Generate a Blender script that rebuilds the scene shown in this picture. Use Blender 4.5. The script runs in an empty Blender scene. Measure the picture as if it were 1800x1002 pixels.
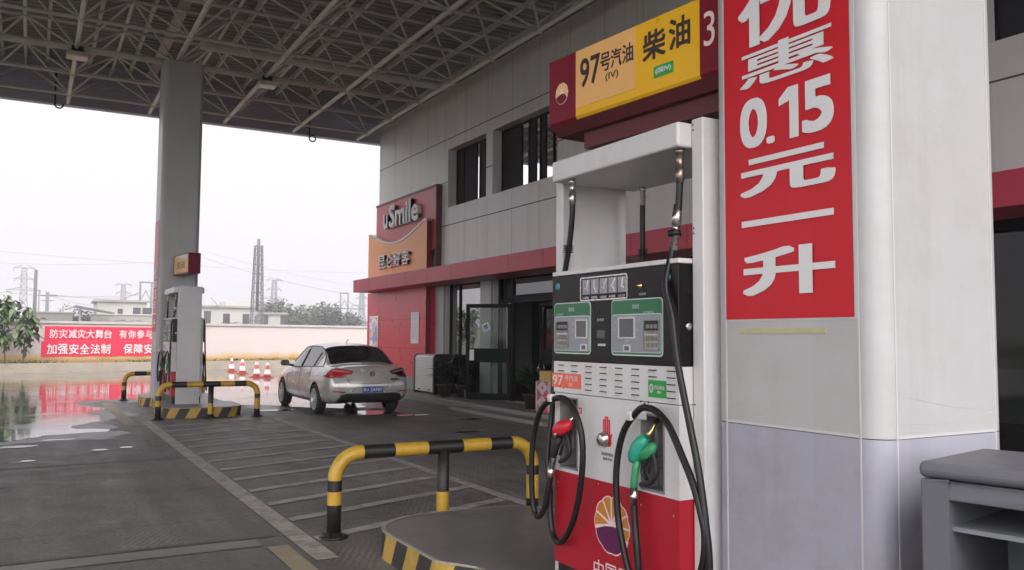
import bpy, bmesh, math, random
from mathutils import Vector, Matrix
from mathutils.bvhtree import BVHTree
random.seed(7)
S = bpy.context.scene
COL = S.collection
R = math.radians

# ------------------------------------------------------------------ camera, sky, light, exposure
F_PX, YAW, PITCH, ROLL, EYE = 1486.743, R(29.5915), R(3.6057), R(0.3921), 1.6
_f = Vector((math.sin(YAW)*math.cos(PITCH), math.cos(YAW)*math.cos(PITCH), math.sin(PITCH)))
_r = Vector((math.cos(YAW), -math.sin(YAW), 0)); _u = _r.cross(_f)
C_R = _r*math.cos(ROLL) + _u*math.sin(ROLL); C_U = -_r*math.sin(ROLL) + _u*math.cos(ROLL); C_F = _f
cam_d = bpy.data.cameras.new('camera'); cam = bpy.data.objects.new('camera', cam_d); COL.objects.link(cam)
cam.matrix_world = Matrix(((C_R.x, C_U.x, -C_F.x, 0), (C_R.y, C_U.y, -C_F.y, 0), (C_R.z, C_U.z, -C_F.z, EYE), (0, 0, 0, 1)))
cam_d.sensor_width = 36; cam_d.lens = F_PX/1800*36; cam_d.clip_start = 0.05; cam_d.clip_end = 5000
S.camera = cam
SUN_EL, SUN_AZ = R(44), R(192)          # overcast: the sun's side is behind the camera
W = bpy.data.worlds.new('World'); S.world = W; W.use_nodes = True
nt = W.node_tree; bg = nt.nodes['Background']
sky = nt.nodes.new('ShaderNodeTexSky'); sky.sky_type = 'NISHITA'; sky.sun_disc = False
sky.sun_elevation = SUN_EL; sky.sun_rotation = SUN_AZ; sky.air_density = 1.0; sky.dust_density = 1.5; sky.ozone_density = 1.0
hsv = nt.nodes.new('ShaderNodeHueSaturation'); hsv.inputs['Saturation'].default_value = 0.16
nt.links.new(sky.outputs[0], hsv.inputs['Color']); cloud = nt.nodes.new('ShaderNodeMix'); cloud.data_type = 'RGBA'; cloud.inputs['Factor'].default_value = 0.97     # cloud cover over the clear sky,
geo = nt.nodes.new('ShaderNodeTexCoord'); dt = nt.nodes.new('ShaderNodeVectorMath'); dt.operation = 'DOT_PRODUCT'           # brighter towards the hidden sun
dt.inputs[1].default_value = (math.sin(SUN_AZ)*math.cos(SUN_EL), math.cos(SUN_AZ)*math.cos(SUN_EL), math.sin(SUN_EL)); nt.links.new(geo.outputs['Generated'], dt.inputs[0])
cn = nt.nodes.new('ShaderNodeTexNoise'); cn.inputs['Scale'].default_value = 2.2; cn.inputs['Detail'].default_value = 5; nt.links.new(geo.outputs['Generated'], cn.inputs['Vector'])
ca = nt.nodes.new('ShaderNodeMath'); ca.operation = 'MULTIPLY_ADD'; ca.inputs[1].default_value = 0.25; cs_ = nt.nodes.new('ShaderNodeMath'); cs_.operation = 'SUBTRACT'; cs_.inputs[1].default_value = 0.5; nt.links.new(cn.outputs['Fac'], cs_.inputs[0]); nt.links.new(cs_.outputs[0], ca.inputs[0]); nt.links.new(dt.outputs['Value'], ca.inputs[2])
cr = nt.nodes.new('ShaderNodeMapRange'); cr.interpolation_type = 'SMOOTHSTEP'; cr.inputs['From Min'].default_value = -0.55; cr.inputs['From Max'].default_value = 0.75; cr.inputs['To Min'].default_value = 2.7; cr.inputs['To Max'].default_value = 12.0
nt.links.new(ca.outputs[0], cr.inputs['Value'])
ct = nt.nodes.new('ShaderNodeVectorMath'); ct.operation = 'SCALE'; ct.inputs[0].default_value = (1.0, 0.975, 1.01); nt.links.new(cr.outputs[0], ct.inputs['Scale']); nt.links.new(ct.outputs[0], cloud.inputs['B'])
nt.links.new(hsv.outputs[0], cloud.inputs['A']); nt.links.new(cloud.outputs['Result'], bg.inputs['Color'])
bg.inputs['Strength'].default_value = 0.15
sun_d = bpy.data.lights.new('sun', 'SUN'); sun = bpy.data.objects.new('sun', sun_d); COL.objects.link(sun)
sun_d.energy = 0.65; sun_d.angle = R(40); sun_d.color = (1, 0.965, 0.945)
sun.rotation_euler = Vector((math.sin(SUN_AZ)*math.cos(SUN_EL), math.cos(SUN_AZ)*math.cos(SUN_EL), math.sin(SUN_EL))).to_track_quat('Z', 'Y').to_euler()
S.view_settings.view_transform = 'Standard'; S.view_settings.look = 'None'
S.view_settings.exposure = 1.42; S.view_settings.gamma = 1.0
S.cycles.max_bounces = 7; S.cycles.diffuse_bounces = 5; S.cycles.glossy_bounces = 4; S.cycles.transparent_max_bounces = 12
S.cycles.volume_bounces = 0; S.cycles.sample_clamp_indirect = 8; S.cycles.caustics_reflective = False; S.cycles.caustics_refractive = False
try: S.cycles.use_denoising = True
except Exception: pass

def ray(px, py): return C_R*((px-900)/F_PX) - C_U*((py-501)/F_PX) + C_F
def at_x(px, py, X): d = ray(px, py); return d*(X/d.x) + Vector((0, 0, EYE))     # a point of the photo on the plane x = X
def at_y(px, py, Y): d = ray(px, py); return d*(Y/d.y) + Vector((0, 0, EYE))
def at_z(px, py, Z=0.0): d = ray(px, py); return d*((Z-EYE)/d.z) + Vector((0, 0, EYE))

# ------------------------------------------------------------------ materials
MATS = {}
def mat(name, col, rough=0.5, metal=0.0, var=0.12, scale=6.0, bump=0.0, bscale=60.0, spec=0.5, coat=0.0, grime=0.0, rvar=0.1, streak=0.0):
    """Painted / moulded surface: base colour broken up by two octaves of noise, roughness broken up too."""
    if name in MATS: return MATS[name]
    m = bpy.data.materials.new(name); m.use_nodes = True; n = m.node_tree.nodes; l = m.node_tree.links
    b = n['Principled BSDF']; b.inputs['Metallic'].default_value = metal
    b.inputs['Specular IOR Level'].default_value = spec; b.inputs['Coat Weight'].default_value = coat
    tc = n.new('ShaderNodeNewGeometry')
    no = n.new('ShaderNodeTexNoise'); no.inputs['Scale'].default_value = scale; no.inputs['Detail'].default_value = 6; no.inputs['Roughness'].default_value = 0.65
    l.new(tc.outputs['Position'], no.inputs['Vector'])
    mx = n.new('ShaderNodeMix'); mx.data_type = 'RGBA'
    mx.inputs['A'].default_value = (*[max(0, c*(1-var)) for c in col], 1); mx.inputs['B'].default_value = (*[min(1, c*(1+var)) for c in col], 1)
    l.new(no.outputs['Fac'], mx.inputs['Factor'])
    out = mx.outputs['Result']
    if grime > 0:
        n2 = n.new('ShaderNodeTexNoise'); n2.inputs['Scale'].default_value = scale*0.35; n2.inputs['Detail'].default_value = 9; n2.inputs['Roughness'].default_value = 0.75
        l.new(tc.outputs['Position'], n2.inputs['Vector'])
        rp = n.new('ShaderNodeValToRGB'); rp.color_ramp.elements[0].position = 0.5; rp.color_ramp.elements[1].position = 0.72
        l.new(n2.outputs['Fac'], rp.inputs['Fac'])
        mu = n.new('ShaderNodeMath'); mu.operation = 'MULTIPLY'; mu.inputs[1].default_value = grime; l.new(rp.outputs['Color'], mu.inputs[0])
        m2 = n.new('ShaderNodeMix'); m2.data_type = 'RGBA'; m2.inputs['B'].default_value = (col[0]*0.45+0.02, col[1]*0.42+0.015, col[2]*0.36+0.01, 1)
        l.new(mu.outputs[0], m2.inputs['Factor']); l.new(out, m2.inputs['A']); out = m2.outputs['Result']
    if streak > 0:                    # rain streaks: noise drawn out along z
        mp = n.new('ShaderNodeMapping'); mp.inputs['Scale'].default_value = (7, 7, 0.35); l.new(tc.outputs['Position'], mp.inputs['Vector'])
        n3 = n.new('ShaderNodeTexNoise'); n3.inputs['Scale'].default_value = 1.0; n3.inputs['Detail'].default_value = 7; n3.inputs['Roughness'].default_value = 0.7; l.new(mp.outputs[0], n3.inputs['Vector'])
        r3 = n.new('ShaderNodeValToRGB'); r3.color_ramp.elements[0].position = 0.48; r3.color_ramp.elements[1].position = 0.75; l.new(n3.outputs['Fac'], r3.inputs['Fac'])
        k3 = n.new('ShaderNodeMath'); k3.operation = 'MULTIPLY'; k3.inputs[1].default_value = streak; l.new(r3.outputs['Color'], k3.inputs[0])
        m5 = n.new('ShaderNodeMix'); m5.data_type = 'RGBA'; m5.inputs['B'].default_value = (col[0]*0.5, col[1]*0.48, col[2]*0.44, 1); l.new(k3.outputs[0], m5.inputs['Factor']); l.new(out, m5.inputs['A']); out = m5.outputs['Result']
    l.new(out, b.inputs['Base Color'])
    mr = n.new('ShaderNodeMapRange'); mr.inputs['To Min'].default_value = max(0.02, rough-rvar); mr.inputs['To Max'].default_value = min(1, rough+rvar)
    l.new(no.outputs['Fac'], mr.inputs['Value']); l.new(mr.outputs[0], b.inputs['Roughness'])
    if bump > 0:
        nb = n.new('ShaderNodeTexNoise'); nb.inputs['Scale'].default_value = bscale; nb.inputs['Detail'].default_value = 4
        l.new(tc.outputs['Position'], nb.inputs['Vector'])
        bp = n.new('ShaderNodeBump'); bp.inputs['Strength'].default_value = bump; bp.inputs['Distance'].default_value = 0.01
        l.new(nb.outputs['Fac'], bp.inputs['Height']); l.new(bp.outputs[0], b.inputs['Normal'])
    MATS[name] = m; return m

def glass(name, tint=(0.55, 0.6, 0.58), gloss=1.0, rough=0.01):
    if name in MATS: return MATS[name]
    m = bpy.data.materials.new(name); m.use_nodes = True; n = m.node_tree.nodes; l = m.node_tree.links
    n.remove(n['Principled BSDF']); out = n['Material Output']
    tr = n.new('ShaderNodeBsdfTransparent'); tr.inputs['Color'].default_value = (*tint, 1)
    gl = n.new('ShaderNodeBsdfGlossy'); gl.inputs['Roughness'].default_value = rough; gl.inputs['Color'].default_value = (gloss, gloss, gloss, 1)
    fr = n.new('ShaderNodeFresnel'); fr.inputs['IOR'].default_value = 1.55
    mx = n.new('ShaderNodeMixShader'); l.new(fr.outputs[0], mx.inputs[0]); l.new(tr.outputs[0], mx.inputs[1]); l.new(gl.outputs[0], mx.inputs[2])
    l.new(mx.outputs[0], out.inputs['Surface']); MATS[name] = m; return m

def glow(name, col, strength):
    m = bpy.data.materials.new(name); m.use_nodes = True; b = m.node_tree.nodes['Principled BSDF']
    b.inputs['Base Color'].default_value = (*col, 1); b.inputs['Emission Color'].default_value = (*col, 1); b.inputs['Emission Strength'].default_value = strength
    MATS[name] = m; return m

white_metal = mat('white enamel', (0.60, 0.585, 0.58), 0.34, var=0.05, scale=7, grime=0.24, streak=0.1)
cream_metal = mat('cream enamel', (0.60, 0.59, 0.55), 0.35, var=0.04, scale=7, grime=0.1)
pillar_white = mat('pillar cladding white', (0.42, 0.415, 0.41), 0.36, var=0.06, scale=3.5, grime=0.26, bump=0.03, bscale=3, streak=0.16)
pillar_grey = mat('pillar cladding lavender grey', (0.335, 0.335, 0.385), 0.38, var=0.07, scale=5, grime=0.34, streak=0.2)
trim_white = mat('white trim', (0.50, 0.495, 0.485), 0.4, var=0.04)
black_panel = mat('black acrylic', (0.007, 0.006, 0.006), 0.3, var=0.3, scale=14, spec=0.2)
grey_panel = mat('grey membrane', (0.25, 0.265, 0.285), 0.42, var=0.06, scale=30)
mint_line = mat('pale mint print', (0.50, 0.62, 0.58), 0.45, var=0.04)
green_print = mat('green print', (0.015, 0.13, 0.05), 0.4, var=0.1)
lcd = mat('lcd glass', (0.075, 0.08, 0.085), 0.2, var=0.25, scale=30)
grey_recess = mat('keypad recess', (0.36, 0.33, 0.28), 0.5, var=0.15, scale=25)
holster_grey = mat('holster grey', (0.19, 0.185, 0.18), 0.5, var=0.12, scale=15)
rubber = mat('black rubber', (0.010, 0.009, 0.009), 0.36, var=0.4, scale=30, spec=0.3, rvar=0.14)
dark_metal = mat('dark plastic', (0.016, 0.016, 0.017), 0.45, var=0.2, spec=0.3)
chrome = mat('brushed steel', (0.58, 0.56, 0.52), 0.28, 1.0, var=0.12, scale=30)
brass = mat('brass', (0.62, 0.47, 0.22), 0.3, 1.0, var=0.12, scale=30)
red_metal = mat('red enamel', (0.37, 0.004, 0.016), 0.42, var=0.14, scale=10, grime=0.3, bump=0.03, bscale=25)
red_plastic = mat('red plastic', (0.55, 0.015, 0.03), 0.33, var=0.1)
red_label = mat('orange red sticker', (0.75, 0.13, 0.07), 0.5, var=0.06)
green_label = mat('green sticker', (0.02, 0.29, 0.05), 0.5, var=0.06)
green_plastic = mat('green plastic', (0.03, 0.26, 0.10), 0.35, var=0.12)
teal_plastic = mat('teal plastic', (0.02, 0.30, 0.20), 0.35, var=0.1)
poster_red = mat('poster red vinyl', (0.50, 0.012, 0.022), 0.35, var=0.08, scale=7, bump=0.06, bscale=4, spec=0.25, streak=0.1)
banner_red = mat('banner red cloth', (0.64, 0.02, 0.06), 0.7, var=0.08, scale=3, bump=0.3, bscale=3)
print_white = mat('white print', (0.66, 0.65, 0.64), 0.45, var=0.04)
print_pink = mat('pale pink print', (0.78, 0.58, 0.58), 0.5, var=0.04)
print_black = mat('black print', (0.022, 0.014, 0.012), 0.5, var=0.1)
sign_maroon = mat('maroon acrylic', (0.16, 0.003, 0.014), 0.35, var=0.12, scale=6, spec=0.3)
sign_yellow = mat('yellow acrylic', (0.72, 0.40, 0.008), 0.3, var=0.06, scale=6, grime=0.06)
sign_cream = mat('faded peach sticker', (0.72, 0.39, 0.13), 0.42, var=0.08, scale=5, bump=0.15, bscale=14)
petal_orange = mat('petal orange', (0.52, 0.21, 0.03), 0.45, var=0.06)
petal_pale = mat('petal pale orange', (0.78, 0.42, 0.12), 0.45, var=0.06)
petal_purple = mat('petal purple', (0.10, 0.008, 0.07), 0.45, var=0.06)
steel_truss = mat('grey truss paint', (0.70, 0.69, 0.655), 0.55, var=0.15, scale=3, grime=0.25)
deck_paint = mat('corrugated deck', (0.30, 0.298, 0.285), 0.6, var=0.25, scale=1.2, grime=0.4)
fascia_paint = mat('fascia sheet', (0.45, 0.45, 0.54), 0.5, var=0.15, scale=1.5, grime=0.3)
facade_grey = mat('grey composite panel', (0.58, 0.56, 0.555), 0.42, var=0.07, scale=1.1, grime=0.14, streak=0.3)
joint_dark = mat('dark joint', (0.045, 0.04, 0.04), 0.7)
awning_red = mat('red awning panel', (0.42, 0.018, 0.045), 0.42, var=0.1, scale=2, grime=0.15)
tower_red = mat('red sign panel', (0.52, 0.02, 0.04), 0.3, var=0.16, scale=1.6, grime=0.2, bump=0.05, bscale=1.5, streak=0.15)
tower_pink = mat('faded red sign panel', (0.45, 0.075, 0.085), 0.42, var=0.1, scale=1.6, grime=0.12)
tower_orange = mat('orange sign panel', (0.70, 0.27, 0.08), 0.4, var=0.09, scale=1.6, grime=0.12)
frame_dark = mat('dark window frame', (0.010, 0.011, 0.011), 0.55, var=0.2, spec=0.1)
frame_green = mat('dark green door rail', (0.005, 0.013, 0.008), 0.6, var=0.2, spec=0.1)
screen_dark = mat('insect screen', (0.014, 0.014, 0.017), 0.85, var=0.2)
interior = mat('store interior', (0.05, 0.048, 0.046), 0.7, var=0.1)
yellow_paint = mat('chipped yellow paint', (0.52, 0.31, 0.03), 0.42, var=0.2, scale=14, grime=0.4, bump=0.12)
black_paint = mat('chipped black paint', (0.012, 0.011, 0.010), 0.45, var=0.5, scale=14, bump=0.12)
kerb_yellow = mat('kerb yellow paint', (0.46, 0.30, 0.06), 0.6, var=0.2, scale=9, grime=0.6, bump=0.2)
kerb_black = mat('kerb black paint', (0.03, 0.028, 0.026), 0.6, var=0.4, scale=9, bump=0.2)
plastic_grey = mat('grey moulded plastic', (0.105, 0.108, 0.12), 0.5, var=0.08, scale=12, bump=0.1, bscale=200)
plastic_pale = mat('pale grey shelf', (0.17, 0.18, 0.19), 0.5, var=0.08, scale=12)
glass_pane = glass('window glass', (0.62, 0.66, 0.64))
glass_store = glass('store glass', (0.62, 0.68, 0.65), 0.38)
glass_dull = glass('filmed glass', (0.45, 0.55, 0.5), 0.16, 0.05)

# ------------------------------------------------------------------ mesh builder
class MB:
    def __init__(s): s.v, s.f, s.m, s.sm = [], [], [], []
    def add(s, verts, faces, mi=0, smooth=False):
        b = len(s.v); s.v += [Vector(p) for p in verts]
        for k, f in enumerate(faces):
            s.f.append([b+i for i in f]); s.m.append(mi[k] if isinstance(mi, (list, tuple)) else mi); s.sm.append(smooth)
        return s
    def box(s, x0, x1, y0, y1, z0, z1, mi=0):
        v = [(x, y, z) for x in (x0, x1) for y in (y0, y1) for z in (z0, z1)]
        return s.add(v, [(0, 1, 3, 2), (4, 6, 7, 5), (0, 4, 5, 1), (2, 3, 7, 6), (0, 2, 6, 4), (1, 5, 7, 3)], mi)
    def prism(s, poly, axis, a, b, mi=0, smooth=False):
        def P(p, w): return {'x': (w, p[0], p[1]), 'y': (p[0], w, p[1]), 'z': (p[0], p[1], w)}[axis]
        n = len(poly); v = [P(p, a) for p in poly] + [P(p, b) for p in poly]
        s.add(v, [list(range(n))[::-1], list(range(n, 2*n))], mi)
        return s.add(v, [(i, (i+1) % n, n+(i+1) % n, n+i) for i in range(n)], mi, smooth)
    def tube(s, path, r=0.02, seg=8, mi=0, cap=True, smooth=True, flat=1.0):
        P = [Vector(p) for p in path]; n = len(P); rr = r if isinstance(r, (list, tuple)) else [r]*n
        t0 = (P[1]-P[0]).normalized(); up = Vector((0, 0, 1)) if abs(t0.z) < 0.9 else Vector((0, 1, 0))
        a = t0.cross(up).normalized(); V = []
        for i in range(n):
            t = (P[min(i+1, n-1)]-P[max(i-1, 0)]); t = t.normalized() if t.length > 1e-9 else t0
            a = (a - t*a.dot(t)).normalized(); c = t.cross(a)
            V += [P[i] + (a*math.cos(2*math.pi*k/seg) + c*math.sin(2*math.pi*k/seg)*flat)*rr[i] for k in range(seg)]
        F = []; M = []
        for i in range(n-1):
            for k in range(seg):
                F.append((i*seg+k, i*seg+(k+1) % seg, (i+1)*seg+(k+1) % seg, (i+1)*seg+k)); M.append(mi[i] if isinstance(mi, (list, tuple)) else mi)
        s.add(V, F, M, smooth)
        if cap:
            e = mi[-1] if isinstance(mi, (list, tuple)) else mi; st = mi[0] if isinstance(mi, (list, tuple)) else mi
            s.add(V[:seg], [list(range(seg))[::-1]], st); s.add(V[-seg:], [list(range(seg))], e)
        return s
    def lathe(s, c, prof, seg=20, mi=0, axis='z', smooth=True, cap=True):
        V = []
        for r, h in prof:
            for k in range(seg):
                a = 2*math.pi*k/seg; p, q = r*math.cos(a), r*math.sin(a)
                V.append(Vector(c) + Vector({'z': (p, q, h), 'x': (h, p, q), 'y': (q, h, p)}[axis]))
        F = [(i*seg+k, i*seg+(k+1) % seg, (i+1)*seg+(k+1) % seg, (i+1)*seg+k) for i in range(len(prof)-1) for k in range(seg)]
        M = [mi[i] if isinstance(mi, (list, tuple)) else mi for i in range(len(prof)-1) for k in range(seg)]
        s.add(V, F, M, smooth)
        for j, rev in (((0, True), (len(prof)-1, False)) if cap else ()):
            if prof[j][0] > 1e-4:
                f = list(range(j*seg, (j+1)*seg)); mm = (mi[0] if j == 0 else mi[-1]) if isinstance(mi, (list, tuple)) else mi
                s.add(V, [f[::-1] if rev else f], mm)
        return s
    def bar(s, p, q, w, h=None, mi=0):
        p, q = Vector(p), Vector(q); t = (q-p).normalized(); up = Vector((0, 0, 1)) if abs(t.z) < 0.95 else Vector((1, 0, 0))
        a = t.cross(up).normalized()*w/2; b = a.cross(t).normalized()*(h or w)/2
        return s.add([p-a-b, p+a-b, p+a+b, p-a+b, q-a-b, q+a-b, q+a+b, q-a+b],
                     [(0, 1, 2, 3), (7, 6, 5, 4), (0, 4, 5, 1), (1, 5, 6, 2), (2, 6, 7, 3), (3, 7, 4, 0)], mi)
    def slab(s, poly3, n, d, mi=0):
        """Flat polygon given in space, thickened by d along n."""
        n = Vector(n)*d; k = len(poly3); v = [Vector(p) for p in poly3]; v2 = [p+n for p in v]
        s.add(v+v2, [list(range(k))[::-1], list(range(k, 2*k))] + [(i, (i+1) % k, k+(i+1) % k, k+i) for i in range(k)], mi); return s
    def build(s, name, mats, parent=None, bevel=0.0, bseg=2, loc=None):
        if not isinstance(mats, (list, tuple)): mats = [mats]
        off = Vector((0, 0, 0))
        if parent is not None:
            t = parent
            while t.parent: t = t.parent
            off = t.location.copy()
        elif loc is not None: off = Vector(loc)
        me = bpy.data.meshes.new(name)
        me.from_pydata([p-off for p in s.v], [], s.f)
        for i, p in enumerate(me.polygons): p.material_index = s.m[i]; p.use_smooth = s.sm[i]
        for m in mats: me.materials.append(m)
        bm = bmesh.new(); bm.from_mesh(me); bmesh.ops.remove_doubles(bm, verts=bm.verts, dist=1e-5); bmesh.ops.recalc_face_normals(bm, faces=bm.faces); bm.to_mesh(me); bm.free()
        o = bpy.data.objects.new(name, me); COL.objects.link(o)
        if parent is not None: o.parent = parent
        elif loc is not None: o.location = off
        if bevel > 0:
            b = o.modifiers.new('edge', 'BEVEL'); b.width = bevel; b.segments = bseg; b.limit_method = 'ANGLE'; b.angle_limit = R(40)
            b.harden_normals = False
        return o

def tag(o, label=None, cat=None, group=None, kind=None):
    if label: o['label'] = label
    if cat: o['category'] = cat
    if group: o['group'] = group
    if kind: o['kind'] = kind
    return o
def thing(name, label, cat, loc=(0, 0, 0), group=None):
    o = bpy.data.objects.new(name, None); COL.objects.link(o); o.location = loc; o.empty_display_size = 0.1
    return tag(o, label, cat, group)
def kids(o): return [c for c in bpy.data.objects if c.parent == o]
def copy_tree(o, parent=None):
    c = o.copy(); COL.objects.link(c); c.parent = parent
    for ch in kids(o): copy_tree(ch, c)
    return c
def spline(P, n=8):
    P = [Vector(p) for p in P]; out = []
    for i in range(len(P)-1):
        a, b, c, d = P[max(i-1, 0)], P[i], P[i+1], P[min(i+2, len(P)-1)]
        for k in range(n):
            t = k/n; out.append(0.5*((2*b) + (c-a)*t + (2*a-5*b+4*c-d)*t*t + (3*b-a-3*c+d)*t**3))
    return out + [P[-1]]
def rrect(y0, y1, z0, z1, r, n=5):
    out = []
    for cy, cz, a0 in ((y1-r, z1-r, 0), (y0+r, z1-r, 90), (y0+r, z0+r, 180), (y1-r, z0+r, 270)):
        out += [(cy+r*math.cos(R(a0+90*k/n)), cz+r*math.sin(R(a0+90*k/n))) for k in range(n+1)]
    return out

# ------------------------------------------------------------------ lettering (text turned into mesh)
_TX = {}
def glyphs(txt, res=4):
    key = (txt, res)
    if key not in _TX:
        cu = bpy.data.curves.new('lettering', 'FONT'); cu.body = txt; cu.extrude = 0.5; cu.resolution_u = res
        o = bpy.data.objects.new('lettering', cu); COL.objects.link(o)
        dg = bpy.context.evaluated_depsgraph_get(); me = bpy.data.meshes.new_from_object(o.evaluated_get(dg))
        V = [v.co.copy() for v in me.vertices]; Fc = [list(p.vertices) for p in me.polygons]
        bpy.data.objects.remove(o); bpy.data.curves.remove(cu); bpy.data.meshes.remove(me)
        x0, x1 = min(v.x for v in V), max(v.x for v in V); y0, y1 = min(v.y for v in V), max(v.y for v in V)
        _TX[key] = (V, Fc, x0, x1, y0, y1)
    return _TX[key]
def letter(mb, txt, o, u, v, w, h, d=0.002, bold=0.0, mi=0, lift=0.0015, res=4):
    """Text fitted into the rectangle with lower left corner o, sides w along u and h along v, raised by d off the surface.
    Bold strokes come from a few copies of the outline set side by side."""
    V, Fc, x0, x1, y0, y1 = glyphs(txt, res); u, v, o = Vector(u).normalized(), Vector(v).normalized(), Vector(o); n = u.cross(v)
    if w is None: w = h*(x1-x0)/(y1-y0)
    sh = [(0, 0)]
    if bold: sh = [(bold*x, bold*y) for x, y in ((-1, -1), (0, -1), (1, -1), (1, 0), (1, 1), (0, 1), (-1, 1), (-1, 0))]
    if bold > .018: sh += [(bold*x, bold*y) for x, y in ((-.5, -1), (.5, -1), (1, -.5), (1, .5), (.5, 1), (-.5, 1), (-1, .5), (-1, -.5), (-.5, -.5), (.5, -.5), (.5, .5), (-.5, .5))]
    X0, X1, Y0_, Y1_ = x0-bold, x1+bold, y0-bold, y1+bold
    for k, (dx, dy) in enumerate(sh):
        dd = d*(1+.03*k)
        mb.add([o + u*((p.x+dx-X0)/(X1-X0)*w) + v*((p.y+dy-Y0_)/(Y1_-Y0_)*h) + n*(lift+(p.z+.5)*dd) for p in V], Fc, mi)
    return w
U_X, V_Z = (0, -1, 0), (0, 0, 1)      # reading direction on a face that looks towards -x
def rect_x(mb, X, y0, y1, z0, z1, d, mi=0, r=0.0):
    """Plate on a -x face at x = X, standing d proud of it."""
    poly = rrect(y0, y1, z0, z1, r) if r else [(y0, z0), (y1, z0), (y1, z1), (y0, z1)]
    mb.prism(poly, 'x', X-d, X+0.0005, mi); return mb
def frame_x(mb, X, y0, y1, z0, z1, w, d, mi=0, r=0.0):
    a = rrect(y0, y1, z0, z1, r) if r else [(y0, z0), (y1, z0), (y1, z1), (y0, z1)]
    rr = max(r-w, 0.001); b = rrect(y0+w, y1-w, z0+w, z1-w, rr) if r else [(y0+w, z0+w), (y1-w, z0+w), (y1-w, z1-w), (y0+w, z1-w)]
    n = len(a); v = [(X-d, *p) for p in a]+[(X-d, *p) for p in b]+[(X, *p) for p in a]+[(X, *p) for p in b]
    F = []
    for i in range(n):
        j = (i+1) % n; F += [(i, j, n+j, n+i), (i, 2*n+i, 2*n+j, j), (n+i, n+j, 3*n+j, 3*n+i)]
    mb.add(v, F, mi); return mb

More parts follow.
